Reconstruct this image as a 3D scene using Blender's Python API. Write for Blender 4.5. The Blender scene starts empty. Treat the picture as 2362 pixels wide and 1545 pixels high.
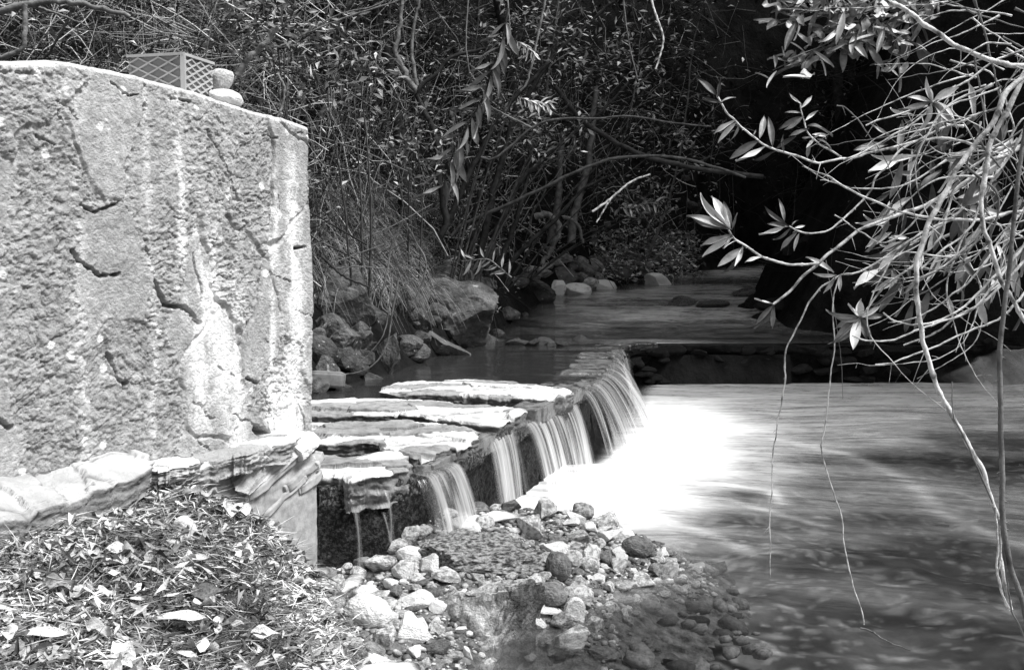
import bpy, bmesh, math, random
import numpy as np
from mathutils import Vector, Matrix, Euler

random.seed(7)
RNG = np.random.default_rng(7)
scene = bpy.context.scene
col = scene.collection

# ------------------------------------------------------------------ camera
F = 2500.0            # focal length in photo pixels (photo is 2362 wide)
CAMZ = 1.4
TH = math.atan(172.5 / F)
FWD = np.array([0, math.cos(TH), -math.sin(TH)])
UPV = np.array([0, math.sin(TH), math.cos(TH)])
RGT = np.array([1.0, 0, 0])
CAM = np.array([0, 0, CAMZ])
cd = bpy.data.cameras.new("camera")
cam = bpy.data.objects.new("camera", cd)
col.objects.link(cam)
cd.sensor_width = 36.0
cd.lens = 36.0 * F / 2362.0
cd.clip_start = 0.05
cd.clip_end = 600
cam.location = CAM
cam.rotation_euler = (math.pi / 2 - TH, 0, 0)
scene.camera = cam

# ------------------------------------------------------------------ light
SUNDIR = Vector((0.50, -0.20, 0.84)).normalized()
world = bpy.data.worlds.new("World")
scene.world = world
world.use_nodes = True
wn = world.node_tree
wn.nodes.clear()
sky = wn.nodes.new("ShaderNodeTexSky")
sky.sky_type = 'NISHITA'
sky.sun_disc = False
sky.sun_elevation = math.asin(SUNDIR.z)
sky.sun_rotation = math.atan2(SUNDIR.x, SUNDIR.y)
tobw = wn.nodes.new("ShaderNodeRGBToBW")
bg = wn.nodes.new("ShaderNodeBackground")
bg.inputs[1].default_value = 0.12
wo = wn.nodes.new("ShaderNodeOutputWorld")
wn.links.new(sky.outputs[0], tobw.inputs[0])
wn.links.new(tobw.outputs[0], bg.inputs[0])
wn.links.new(bg.outputs[0], wo.inputs[0])
sd = bpy.data.lights.new("sun", 'SUN')
sd.energy = 3.2
sd.angle = math.radians(22)
sd.color = (1, 1, 1)
sun = bpy.data.objects.new("sun", sd)
col.objects.link(sun)
sun.rotation_euler = SUNDIR.to_track_quat('Z', 'Y').to_euler()
scene.view_settings.view_transform = 'Standard'
scene.view_settings.look = 'None'
scene.view_settings.exposure = 1.05
scene.view_settings.gamma = 1.0
scene.view_settings.use_curve_mapping = False
scene.cycles.use_denoising = True
scene.cycles.max_bounces = 6
scene.cycles.transparent_max_bounces = 16

# ------------------------------------------------------------------ pixel -> place
def ray(px, py):
    return FWD + RGT * ((px - 1181.0) / F) + UPV * ((772.5 - py) / F)
def at(px, py, Y):
    r = ray(px, py)
    return CAM + r * (Y / r[1])
def onz(px, py, z):
    r = ray(px, py)
    return CAM + r * ((z - CAMZ) / r[2])

# ------------------------------------------------------------------ noise
def _hash(ix, iy, iz, seed):
    h = (ix.astype(np.int64) * 374761393 + iy.astype(np.int64) * 668265263 + iz.astype(np.int64) * 2147483647 + seed * 974634599) & 0xffffffff
    h = ((h ^ (h >> 13)) * 1274126177) & 0xffffffff
    h = ((h ^ (h >> 16)) * 2246822519) & 0xffffffff
    h ^= h >> 15
    return (h & 0xffffff).astype(np.float64) / 0xffffff
def vnoise(p, seed=0):
    p = np.asarray(p, float)
    i = np.floor(p)
    f = p - i
    f = f * f * f * (f * (f * 6 - 15) + 10)
    ix, iy, iz = i[:, 0], i[:, 1], i[:, 2]
    o = 0
    for dx in (0, 1):
        wx = f[:, 0] if dx else 1 - f[:, 0]
        for dy in (0, 1):
            wy = f[:, 1] if dy else 1 - f[:, 1]
            for dz in (0, 1):
                wz = f[:, 2] if dz else 1 - f[:, 2]
                o = o + wx * wy * wz * _hash(ix + dx, iy + dy, iz + dz, seed)
    return o * 2 - 1
def fbm(p, octv=4, seed=0, gain=0.5, lac=2.03):
    p = np.asarray(p, float)
    a, s, t = 1.0, 0, 0
    for k in range(octv):
        s = s + a * vnoise(p, seed + k * 17)
        t += a
        a *= gain
        p = p * lac + 13.7
    return s / t
def p3(*c):
    return np.stack([np.ravel(np.broadcast_to(x, np.shape(c[0]))).astype(float) for x in c], 1)
def worley(x, y, seed=0):
    ix, iy = np.floor(x), np.floor(y)
    f1 = np.full(x.shape, 9.0); f2 = np.full(x.shape, 9.0); cid = np.zeros(x.shape)
    cx = np.zeros(x.shape); cy = np.zeros(x.shape)
    z = np.zeros(x.shape)
    for dx in (-1, 0, 1):
        for dy in (-1, 0, 1):
            jx, jy = ix + dx, iy + dy
            ax = jx + 0.1 + 0.8 * _hash(jx, jy, z, seed)
            ay = jy + 0.1 + 0.8 * _hash(jx, jy, z + 1, seed)
            d = np.hypot(x - ax, y - ay)
            h = _hash(jx, jy, z + 2, seed)
            near = d < f1
            f2 = np.where(near, f1, np.minimum(f2, d))
            cid = np.where(near, h, cid); cx = np.where(near, ax, cx); cy = np.where(near, ay, cy)
            f1 = np.where(near, d, f1)
    return f1, f2, cid, x - cx, y - cy
def sstep(a, b, x):
    t = np.clip((x - a) / (b - a), 0, 1)
    return t * t * (3 - 2 * t)

# ------------------------------------------------------------------ mesh helpers
def mk_mesh(name, V, Fa, smooth=True, attrs=None):
    V = np.asarray(V, np.float32).reshape(-1, 3)
    Fa = np.asarray(Fa, np.int32)
    k = Fa.shape[1]
    me = bpy.data.meshes.new(name)
    me.vertices.add(len(V))
    me.vertices.foreach_set("co", V.ravel())
    me.loops.add(Fa.size)
    me.loops.foreach_set("vertex_index", Fa.ravel())
    me.polygons.add(len(Fa))
    me.polygons.foreach_set("loop_start", np.arange(0, Fa.size, k, dtype=np.int32))
    me.polygons.foreach_set("loop_total", np.full(len(Fa), k, np.int32))
    me.update(calc_edges=True)
    me.polygons.foreach_set("use_smooth", np.full(len(Fa), smooth))
    for an, av in (attrs or {}).items():
        av = np.asarray(av, np.float32)
        if av.ndim == 1:
            a = me.attributes.new(an, 'FLOAT', 'POINT')
            a.data.foreach_set("value", av)
        else:
            a = me.attributes.new(an, 'FLOAT_VECTOR', 'POINT')
            a.data.foreach_set("vector", av.ravel())
    return me
def wmat(p):
    m = p.matrix_basis.copy()
    return m if p.parent is None else wmat(p.parent) @ p.matrix_parent_inverse @ m
def link(name, me, mat=None, parent=None, loc=None):
    o = bpy.data.objects.new(name, me)
    col.objects.link(o)
    if mat is not None and me is not None and len(me.materials) == 0:
        me.materials.append(mat)
    if loc is not None:
        o.location = loc
    if parent is not None:
        o.parent = parent
        o.matrix_parent_inverse = wmat(parent).inverted()
    return o
def obj(name, V, Fa, mat, parent=None, base=None, smooth=True, attrs=None):
    V = np.asarray(V, float).reshape(-1, 3)
    if base is not None:
        V = V - np.asarray(base)
    return link(name, mk_mesh(name, V, Fa, smooth, attrs), mat, parent, None if base is None else Vector(base))
def tag(o, label=None, cat=None, group=None, kind=None):
    if label: o['label'] = label
    if cat: o['category'] = cat
    if group: o['group'] = group
    if kind: o['kind'] = kind
    return o
def empty(name, loc, label, cat, group=None):
    o = bpy.data.objects.new(name, None)
    col.objects.link(o)
    o.location = Vector(loc)
    o.empty_display_size = 0.1
    return tag(o, label, cat, group)
def grid_faces(nr, nc, wrap=False):
    r = np.arange(nr - 1)[:, None]
    c = np.arange(nc if wrap else nc - 1)[None, :]
    c2 = (c + 1) % nc
    a = r * nc + c; b = r * nc + c2; d = (r + 1) * nc + c2; e = (r + 1) * nc + c
    return np.stack([a, b, d, e], -1).reshape(-1, 4)
def smooth_path(pts, n):
    pts = np.asarray(pts, float)
    m = len(pts)
    if m == 2:
        t = np.linspace(0, 1, n)[:, None]
        return pts[0] * (1 - t) + pts[1] * t
    P = np.vstack([2 * pts[0] - pts[1], pts, 2 * pts[-1] - pts[-2]])
    seg = np.linalg.norm(np.diff(pts, axis=0), axis=1)
    cum = np.concatenate([[0], np.cumsum(seg)])
    out = []
    for s in np.linspace(0, cum[-1], n):
        i = min(max(np.searchsorted(cum, s, side='right') - 1, 0), m - 2)
        t = (s - cum[i]) / max(seg[i], 1e-9)
        p0, p1, p2, q3 = P[i], P[i + 1], P[i + 2], P[i + 3]
        out.append(0.5 * (2 * p1 + (p2 - p0) * t + (2 * p0 - 5 * p1 + 4 * p2 - q3) * t * t + (3 * p1 - p0 - 3 * p2 + q3) * t ** 3))
    return np.array(out)
def tubes(P, R, sides=4):
    """P (N,K,3), R (N,K) -> verts, quads"""
    N, K, _ = P.shape
    T = np.gradient(P, axis=1)
    T /= np.linalg.norm(T, axis=2, keepdims=True) + 1e-9
    ref = np.array([0.31, 0.27, 0.91]) / np.linalg.norm([0.31, 0.27, 0.91])
    ref = np.where((np.abs(T @ ref) > 0.93).any(axis=1)[:, None, None], np.array([0.9, -0.4, 0.1]), ref)
    A = np.cross(T, ref); A /= np.linalg.norm(A, axis=2, keepdims=True) + 1e-9
    B = np.cross(T, A)
    an = np.arange(sides) * 2 * np.pi / sides
    V = P[:, :, None, :] + R[:, :, None, None] * (A[:, :, None, :] * np.cos(an)[None, None, :, None] + B[:, :, None, :] * np.sin(an)[None, None, :, None])
    base = grid_faces(K, sides, wrap=True)
    Fa = (base[None] + (np.arange(N) * K * sides)[:, None, None]).reshape(-1, 4)
    return V.reshape(-1, 3), Fa
def one_tube(path, r0, r1, n=14, sides=6, wob=0.0, knob=0.0):
    P = smooth_path(path, n)
    if wob:
        P[1:-1] += RNG.normal(0, wob, (n - 2, 3))
    R = np.linspace(r0, r1, n)
    if knob:
        R = R * (1 + knob * (RNG.random(n) > 0.7))
    return tubes(P[None], R[None], sides) + (P,)
LEAF5 = (np.array([[0, 0, 0], [0.5, -0.5, 0.0], [0.5, 0.5, 0.0], [1, 0, 0], [0.5, 0, 0.0]]),
         np.array([[0, 4, 2], [4, 3, 2], [0, 1, 4], [1, 3, 4]]))
def leaves(C, D, Nn, L, W, fold=0.25, curl=0.2):
    """batch of small folded leaves; C base, D direction, Nn approximate normal"""
    D = D / (np.linalg.norm(D, axis=1, keepdims=True) + 1e-9)
    S = np.cross(Nn, D); S /= np.linalg.norm(S, axis=1, keepdims=True) + 1e-9
    U = np.cross(D, S)
    n = len(C)
    fo = fold * RNG.uniform(0.2, 1.6, n) * W
    cu = curl * RNG.uniform(-1, 1.4, n) * L
    t = LEAF5[0]
    V = np.zeros((n, 5, 3))
    for k in range(5):
        z = (fo if k in (1, 2) else 0) + (cu * (0.35 if k in (1, 2, 4) else (0 if k == 0 else -0.35)))
        V[:, k] = C + D * (t[k, 0] * L)[:, None] + S * (t[k, 1] * W)[:, None] + U * np.broadcast_to(z, (n,))[:, None]
    Fa = (LEAF5[1][None] + (np.arange(n) * 5)[:, None, None]).reshape(-1, 3)
    return V.reshape(-1, 3), Fa

# ------------------------------------------------------------------ materials
def node(nt, t, **kw):
    n = nt.nodes.new(t)
    for k, v in kw.items():
        if isinstance(k, str) and hasattr(n, k):
            setattr(n, k, v)
    return n
def math_(nt, op, a, b=None, clamp=False):
    n = nt.nodes.new("ShaderNodeMath"); n.operation = op; n.use_clamp = clamp
    for i, v in enumerate((a, b)):
        if v is None: continue
        if hasattr(v, 'is_linked') or hasattr(v, 'links'): nt.links.new(v, n.inputs[i])
        else: n.inputs[i].default_value = v
    return n.outputs[0]
def mapr(nt, v, a, b, c, d, smooth=False):
    n = nt.nodes.new("ShaderNodeMapRange")
    if smooth: n.interpolation_type = 'SMOOTHSTEP'
    nt.links.new(v, n.inputs[0])
    for i, x in enumerate((a, b, c, d)): n.inputs[i + 1].default_value = x
    return n.outputs[0]
def noise_(nt, vec, scale, detail=4, rough=0.55, dist=0.0):
    n = nt.nodes.new("ShaderNodeTexNoise")
    n.inputs['Scale'].default_value = scale; n.inputs['Detail'].default_value = detail
    n.inputs['Roughness'].default_value = rough; n.inputs['Distortion'].default_value = dist
    if vec is not None: nt.links.new(vec, n.inputs['Vector'])
    return n.outputs['Fac']
def coords(nt, scale=(1, 1, 1), attr=None):
    if attr:
        a = nt.nodes.new("ShaderNodeAttribute"); a.attribute_name = attr; v = a.outputs['Vector']
    else:
        v = nt.nodes.new("ShaderNodeTexCoord").outputs['Object']
    m = nt.nodes.new("ShaderNodeMapping"); m.inputs['Scale'].default_value = scale
    nt.links.new(v, m.inputs[0])
    return m.outputs[0]
def attr_(nt, name):
    a = nt.nodes.new("ShaderNodeAttribute"); a.attribute_name = name
    return a.outputs['Fac']
def surf(name, lo, hi, scale=8, rough=0.85, spec=0.3, bump=0.4, bdist=0.01, bscale=None, tone=None, rnd=None, stretch=(1, 1, 1),
         spots=None, detail=6, contrast=(0.32, 0.68), wet=None, trans=0.0):
    m = bpy.data.materials.new(name); m.use_nodes = True
    nt = m.node_tree; nt.nodes.clear()
    out = node(nt, "ShaderNodeOutputMaterial"); b = node(nt, "ShaderNodeBsdfPrincipled")
    nt.links.new(b.outputs[0], out.inputs[0])
    vec = coords(nt, stretch)
    if rnd is not None:
        oi = nt.nodes.new("ShaderNodeObjectInfo")
        va = nt.nodes.new("ShaderNodeVectorMath"); va.operation = 'ADD'
        sc = nt.nodes.new("ShaderNodeVectorMath"); sc.operation = 'SCALE'
        cx = nt.nodes.new("ShaderNodeCombineXYZ")
        nt.links.new(oi.outputs['Random'], cx.inputs[0]); nt.links.new(oi.outputs['Random'], cx.inputs[1])
        nt.links.new(cx.outputs[0], sc.inputs[0]); sc.inputs['Scale'].default_value = 57.0
        nt.links.new(vec, va.inputs[0]); nt.links.new(sc.outputs[0], va.inputs[1])
        vec = va.outputs[0]
    nz = noise_(nt, vec, scale, detail, 0.6)
    c = mapr(nt, nz, contrast[0], contrast[1], lo, hi)
    if rnd is not None:
        c = math_(nt, 'MULTIPLY', c, mapr(nt, oi.outputs['Random'], 0, 1, rnd[0], rnd[1]))
    if tone:
        c = math_(nt, 'MULTIPLY', c, attr_(nt, tone))
    if spots:                                        # pale lichen / mineral flecks
        sn = noise_(nt, vec, spots[0], 3, 0.5)
        c = math_(nt, 'ADD', c, mapr(nt, sn, spots[1], spots[1] + 0.06, 0, spots[2]))
    c = math_(nt, 'MINIMUM', c, 0.85)
    nt.links.new(c, b.inputs['Base Color'])
    b.inputs['Roughness'].default_value = rough
    b.inputs['Specular IOR Level'].default_value = spec
    if wet is not None:
        nt.links.new(mapr(nt, nz, 0.35, 0.6, wet, rough), b.inputs['Roughness'])
    if bump:
        bn = noise_(nt, vec, bscale or scale * 4, 6, 0.65)
        bu = node(nt, "ShaderNodeBump"); bu.inputs['Strength'].default_value = bump; bu.inputs['Distance'].default_value = bdist
        nt.links.new(bn, bu.inputs['Height']); nt.links.new(bu.outputs[0], b.inputs['Normal'])
    if trans:
        t = node(nt, "ShaderNodeBsdfTranslucent"); nt.links.new(c, t.inputs[0])
        mx = node(nt, "ShaderNodeMixShader"); mx.inputs[0].default_value = trans
        nt.links.new(b.outputs[0], mx.inputs[1]); nt.links.new(t.outputs[0], mx.inputs[2]); nt.links.new(mx.outputs[0], out.inputs[0])
    return m

M = {}
M['wall'] = surf('rough_plaster', 0.72, 1.25, 40, 0.95, 0.15, 0.9, 0.012, 110, tone='tone')
M['footing'] = surf('smooth_plaster', 0.75, 1.2, 30, 0.9, 0.2, 0.35, 0.006, 90, tone='tone')
M['slab'] = surf('schist', 0.4, 0.85, 14, 0.8, 0.25, 0.8, 0.02, 26, tone='tone')
M['ledge'] = surf('pale_schist', 0.6, 0.9, 11, 0.85, 0.2, 0.8, 0.02, 30, tone='tone')
M['weir'] = surf('mossy_stone', 0.003, 0.10, 60, 0.7, 0.22, 1.0, 0.03, 110, tone='tone', contrast=(.45, .75))
M['wet_stone'] = surf('wet_stone', 0.02, 0.14, 9, 0.45, 0.5, 0.8, 0.02, 35, wet=0.2, rnd=(0.5, 1.3))
M['dark_stone'] = surf('dark_wet_stone', 0.003, 0.018, 6, 0.7, 0.2, 0.8, 0.03, 22, wet=0.25, rnd=(0.5, 1.4))
M['rock'] = surf('pale_rock', 0.26, 0.85, 2.6, 0.85, 0.2, 0.75, 0.05, 9, rnd=(0.6, 1.35), detail=9, contrast=(.38, .6))
M['rock_dark'] = surf('grey_rock', 0.1, 0.42, 2.6, 0.8, 0.3, 0.75, 0.05, 7, rnd=(0.6, 1.2), detail=8)
M['rock_white'] = surf('white_rock', 0.5, 0.85, 2.2, 0.85, 0.2, 0.7, 0.04, 9, rnd=(0.9, 1.2), detail=9, contrast=(.3, .5))
M['boulder'] = surf('bank_boulder', 0.03, 0.18, 1.4, 0.85, 0.25, 0.9, 0.06, 6, rnd=(0.7, 1.25), spots=(3.2, 0.66, 0.35), detail=9)
M['concrete'] = surf('pebbly_concrete', 0.1, 0.42, 14, 0.9, 0.2, 1.0, 0.03, 40, detail=8)
M['concrete_t'] = surf('broken_concrete', 0.32, 0.85, 18, 0.97, 0.05, 1.0, 0.04, 60, detail=10, contrast=(.38, .62), tone='tone')
M['concrete_top'] = surf('pebbly_concrete_pale', 0.1, 0.8, 14, 0.9, 0.2, 1.0, 0.05, 60, detail=10, contrast=(.4, .6))
M['soil'] = surf('damp_soil', 0.05, 0.22, 18, 0.95, 0.1, 1.0, 0.03, 60)
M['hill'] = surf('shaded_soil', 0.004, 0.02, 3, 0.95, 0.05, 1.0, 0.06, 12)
M['gravel'] = surf('gravel_ground', 0.03, 0.3, 22, 0.9, 0.2, 1.0, 0.03, 60, detail=8)
M['bed'] = surf('stream_bed_ground', 0.03, 0.22, 4.5, 0.9, 0.1, 0.6, 0.03, 12)
M['pebble'] = surf('pebbles', 0.35, 1.0, 60, 0.85, 0.2, 0.5, 0.01, 120, tone='tone')
M['litter'] = surf('dry_leaf', 0.6, 1.2, 60, 0.8, 0.25, 0.4, 0.006, 150, tone='tone')
M['bigleaf'] = surf('fallen_leaf', 0.4, 0.9, 5, 0.7, 0.3, 0.5, 0.02, 14, rnd=(0.35, 1.3))
M['stick'] = surf('dry_stick', 0.3, 0.6, 30, 0.8, 0.2, 0.5, 0.005, 80, rnd=(0.5, 1.2))
M['twig'] = surf('thicket_twig', 0.6, 1.3, 14, 0.8, 0.2, 0.0, tone='tone')
M['thleaf'] = surf('thicket_leaf', 0.7, 1.2, 9, 0.7, 0.3, 0.0, tone='tone')
M['stem_dark'] = surf('dark_bark', 0.012, 0.055, 14, 0.9, 0.15, 0.8, 0.01, 50)
M['stem_mid'] = surf('grey_bark', 0.07, 0.24, 14, 0.9, 0.15, 0.8, 0.01, 50)
M['stem_dim'] = surf('dim_bark', 0.03, 0.11, 14, 0.9, 0.15, 0.8, 0.01, 50)
M['stem_pale'] = surf('pale_bark', 0.10, 0.72, 26, 0.85, 0.2, 0.9, 0.004, 120, contrast=(.34, .58))
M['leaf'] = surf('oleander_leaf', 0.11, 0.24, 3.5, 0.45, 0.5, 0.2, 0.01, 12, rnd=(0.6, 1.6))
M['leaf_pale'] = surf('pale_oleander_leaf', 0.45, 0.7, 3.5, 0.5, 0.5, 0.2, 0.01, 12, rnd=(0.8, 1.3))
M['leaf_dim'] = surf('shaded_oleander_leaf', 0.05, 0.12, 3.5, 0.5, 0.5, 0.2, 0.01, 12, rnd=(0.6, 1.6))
M['crate'] = surf('crate_plastic', 0.17, 0.21, 12, 0.55, 0.4, 0.1, 0.002, 60)
M['crate_rib'] = surf('crate_rib_plastic', 0.34, 0.42, 12, 0.5, 0.4, 0.1, 0.002, 60)
M['crown'] = surf('crown_leaf', 0.03, 0.07, 6, 0.7, 0.3, 0.0)

def water_mat(name, tint, film, streak=(1.2, 14, 1), ns=1.0, amount=(0.35, 0.75), fdet=5, bump=0.05, rough=0.07, white=0.85, amp=2.3):
    """clear water: Fresnel mix of see-through and mirror; foam attribute whitens it along the flow"""
    m = bpy.data.materials.new(name); m.use_nodes = True
    nt = m.node_tree; nt.nodes.clear()
    out = node(nt, "ShaderNodeOutputMaterial")
    tr = node(nt, "ShaderNodeBsdfTransparent"); tr.inputs[0].default_value = (tint, tint, tint, 1)
    gl = node(nt, "ShaderNodeBsdfGlossy"); gl.inputs['Roughness'].default_value = rough
    gl.inputs[0].default_value = (0.9, 0.9, 0.9, 1)
    fr = node(nt, "ShaderNodeFresnel"); fr.inputs[0].default_value = 1.33
    mx = node(nt, "ShaderNodeMixShader")
    nt.links.new(fr.outputs[0], mx.inputs[0]); nt.links.new(tr.outputs[0], mx.inputs[1]); nt.links.new(gl.outputs[0], mx.inputs[2])
    vec = coords(nt, streak, 'flow')
    n1 = noise_(nt, vec, ns, fdet, 0.6, 0.6)
    n2 = noise_(nt, vec, ns * 4.3, 3, 0.6, 0.3)
    fo = attr_(nt, 'foam')
    n3 = noise_(nt, vec, ns * 15, 2, 0.6, 0.4)
    st = math_(nt, 'ADD', math_(nt, 'ADD', math_(nt, 'MULTIPLY', n1, 0.5), math_(nt, 'MULTIPLY', n2, 0.3)), math_(nt, 'MULTIPLY', n3, 0.2))
    sn = mapr(nt, st, amount[0], amount[1], -0.5, 0.5)
    # streaks matter most where the foam is partial
    k = math_(nt, 'MULTIPLY', math_(nt, 'MULTIPLY', fo, math_(nt, 'SUBTRACT', 1.15, fo)), amp)
    f = math_(nt, 'ADD', fo, math_(nt, 'MULTIPLY', sn, k), clamp=True)
    f = math_(nt, 'MAXIMUM', f, film)
    df = node(nt, "ShaderNodeBsdfDiffuse"); df.inputs[0].default_value = (white, white, white, 1)
    fm = node(nt, "ShaderNodeMixShader")
    nt.links.new(f, fm.inputs[0]); nt.links.new(mx.outputs[0], fm.inputs[1]); nt.links.new(df.outputs[0], fm.inputs[2])
    nt.links.new(fm.outputs[0], out.inputs[0])
    bu = node(nt, "ShaderNodeBump"); bu.inputs['Strength'].default_value = 1.0; bu.inputs['Distance'].default_value = bump
    nt.links.new(n1, bu.inputs['Height'])
    for s in (gl, fr, df): nt.links.new(bu.outputs[0], s.inputs['Normal'])
    return m
M['pool'] = water_mat('pool_water', 0.7, 0.008, (1.0, 4.5, 1), 1.0, (0.3, 0.7), bump=0.003)
M['stream'] = water_mat('stream_water', 0.5, 0.015, (1.6, 5.0, 1), 1.3, (0.36, 0.64), bump=0.007)
def fall_mat(name, lo, hi, su=40, sv=0.8, white=0.85):
    m = bpy.data.materials.new(name); m.use_nodes = True
    nt = m.node_tree; nt.nodes.clear()
    out = node(nt, "ShaderNodeOutputMaterial")
    vec = coords(nt, (su, sv, 1), 'flow')
    n1 = noise_(nt, vec, 1.0, 4, 0.6, 0.15)
    vec2 = coords(nt, (su * 0.22, sv * 0.5, 1), 'flow')
    n2 = noise_(nt, vec2, 1.0, 2, 0.5)
    s = math_(nt, 'ADD', math_(nt, 'MULTIPLY', n1, 0.6), math_(nt, 'MULTIPLY', n2, 0.4))
    a = mapr(nt, s, lo, hi, 0.0, 1.0)
    a = math_(nt, 'MULTIPLY', a, attr_(nt, 'foam'), clamp=True)
    tr = node(nt, "ShaderNodeBsdfTransparent"); tr.inputs[0].default_value = (0.92, 0.92, 0.92, 1)
    gl = node(nt, "ShaderNodeBsdfGlossy"); gl.inputs['Roughness'].default_value = 0.25
    df = node(nt, "ShaderNodeBsdfDiffuse"); df.inputs[0].default_value = (white, white, white, 1)
    tl = node(nt, "ShaderNodeBsdfTranslucent"); tl.inputs[0].default_value = (white, white, white, 1)
    m0 = node(nt, "ShaderNodeMixShader"); m0.inputs[0].default_value = 0.05
    nt.links.new(tr.outputs[0], m0.inputs[1]); nt.links.new(gl.outputs[0], m0.inputs[2])
    m1 = node(nt, "ShaderNodeMixShader"); m1.inputs[0].default_value = 0.35
    nt.links.new(df.outputs[0], m1.inputs[1]); nt.links.new(tl.outputs[0], m1.inputs[2])
    m2 = node(nt, "ShaderNodeMixShader")
    nt.links.new(a, m2.inputs[0]); nt.links.new(m0.outputs[0], m2.inputs[1]); nt.links.new(m1.outputs[0], m2.inputs[2])
    nt.links.new(m2.outputs[0], out.inputs[0])
    bu = node(nt, "ShaderNodeBump"); bu.inputs['Strength'].default_value = 0.8; bu.inputs['Distance'].default_value = 0.02
    nt.links.new(n1, bu.inputs['Height']); nt.links.new(bu.outputs[0], df.inputs['Normal']); nt.links.new(bu.outputs[0], gl.inputs['Normal'])
    return m
M['fall'] = fall_mat('falling_water', 0.38, 0.64, 24, 0.5)
M['veil'] = fall_mat('thin_falling_water', 0.3, 0.8, 5)

# ------------------------------------------------------------------ the lie of the land
LB = np.array([(-14, 3.0), (-4, 4.8), (-2.6, 6.3), (-1.34, 7.6), (-.85, 9.2), (-.3, 12.8), (.1, 14.5), (.68, 17), (1.8, 19), (3.9, 23), (5.6, 26), (9, 31)])
RB = np.array([(2.2, 0), (2.9, 4), (4.6, 8), (6.8, 11.8), (4.6, 12.6), (3.5, 14), (3.7, 17), (4.9, 20), (6.2, 23), (7.6, 26), (11, 31)])
CREST = np.array([(-.80, 4.40), (-.40, 4.67), (-.139, 5.7), (.074, 6.35), (.443, 7.7), (.81, 9.5), (1.02, 11), (1.22, 11.9), (1.62, 12.25), (2.4, 12.35), (4.03, 12.35), (6.6, 12.1)])
CX = lambda y: np.interp(y, [4.46, 4.72, 5.7, 6.35, 7.7, 9.5, 11, 11.9, 12.25, 12.35], [-.84, -.444, -.139, .074, .443, .81, 1.02, 1.22, 1.62, 12])
ZW = lambda y: np.interp(y, [0, 13, 15, 17, 19, 23, 26, 31], [.455, .455, .63, .84, .94, 1.17, 1.28, 1.5])
def land(x, y):
    x = np.asarray(x, float); y = np.asarray(y, float)
    up = (x < CX(y)) | (y > 12.35)
    base = np.where(up, ZW(y) - 0.13, -0.34)
    xl = np.interp(y, LB[:, 1], LB[:, 0]); xr = np.interp(y, RB[:, 1], RB[:, 0])
    dl = np.maximum(0, xl - x); dr = np.maximum(0, x - xr)
    n = fbm(p3(x * 0.8, y * 0.8, x * 0), 4, 5).reshape(x.shape)
    n2 = fbm(p3(x * 3.1, y * 3.1, x * 0), 3, 9).reshape(x.shape)
    h = base + np.where(dl > 0, 0.16, 0) * sstep(0, .3, dl) + 1.05 * dl + 2.2 * dr * np.where(y > 11.5, 1, .5)
    h = h + np.maximum(0, y - 23.5) * 1.5 * sstep(0, 1, dl + dr + (y > 27))
    h = h + n * np.minimum(0.5, (dl + dr) * 0.5) + n2 * 0.05 * np.minimum(1, dl + dr + .3)
    return np.minimum(h, 13 + n)
def hgrid(x0, x1, nx, y0, y1, ny, fn, pw=1.0):
    xs = np.linspace(x0, x1, nx); ys = y0 + (y1 - y0) * np.linspace(0, 1, ny) ** pw
    X, Y = np.meshgrid(xs, ys)
    Z = fn(X, Y)
    return np.stack([X, Y, Z], -1).reshape(-1, 3), grid_faces(ny, nx)
V, Fa = hgrid(-16, 18, 300, 4.3, 40, 260, land, 1.25)
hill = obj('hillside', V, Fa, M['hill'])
tag(hill, 'dark wooded hillside rising behind the stream on both banks', kind='structure')
V, Fa = hgrid(-60, 60, 40, -30, 4.3, 20, lambda X, Y: -0.62 + 0.12 * fbm(p3(X * .3, Y * .3, X * 0), 3, 2).reshape(X.shape) + 0.55 * np.maximum(0, X - 2.6) ** .8 * (X > 2.6))
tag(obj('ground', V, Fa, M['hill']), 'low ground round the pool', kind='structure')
# pool bed with cobbles worn into it
def bed(X, Y):
    return -0.27 + 0.05 * fbm(p3(X * 1.3, Y * 1.3, X * 0), 3, 31).reshape(X.shape) - 0.05 * sstep(1.2, 3, X)
def lumpy(X, Y):
    f1, f2, cid, ax, ay = worley(X * 9 + 0.5 * fbm(p3(X * 4, Y * 4, X * 0), 2, 4).reshape(X.shape), Y * 9, 12)
    return bed(X, Y) + .03 * fbm(p3(X * 5, Y * 5, X * 0), 3, 32).reshape(X.shape)
xs = np.linspace(-1.2, 7.2, 420); ys = 2.2 + 10.2 * np.linspace(0, 1, 400) ** 1.4
X, Y = np.meshgrid(xs, ys)
f1, f2, cid, ax, ay = worley(X * 9 + 0.5 * fbm(p3(X * 4, Y * 4, X * 0), 2, 4).reshape(X.shape), Y * 9, 12)
M['bedstone'] = surf('bed_stones', 0.5, 1.3, 5, 0.9, 0.1, 0.3, 0.02, 20, tone='tone')
bn_ = fbm(p3(X * 3.2, Y * 4.2, X * 0), 4, 171, .55).reshape(X.shape); bn2 = fbm(p3(X * 9, Y * 11, X * 0), 3, 172).reshape(X.shape)
wq = fbm(p3(X * 2.2, Y * 2.2, X * 0), 3, 173).reshape(X.shape); wr = fbm(p3(X * 2.2, Y * 2.2, X * 0 + 5), 3, 174).reshape(X.shape)
h1, h2, hid, _, _ = worley(X * 6.5 + 1.3 * wq, Y * 7.5 + 1.3 * wr, 19); k1, k2, kid, _, _ = worley(X * 14 + 1.6 * wr, Y * 15 + 1.6 * wq, 20)
tone = .022 + .03 * sstep(-.3, .4, bn_) + .20 * (hid > .62) * (hid - .4) * (1 - sstep(.12, .52, h1)) + .16 * (kid > .66) * (kid - .4) * (1 - sstep(.1, .5, k1)) + .03 * np.maximum(0, bn2)
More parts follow.
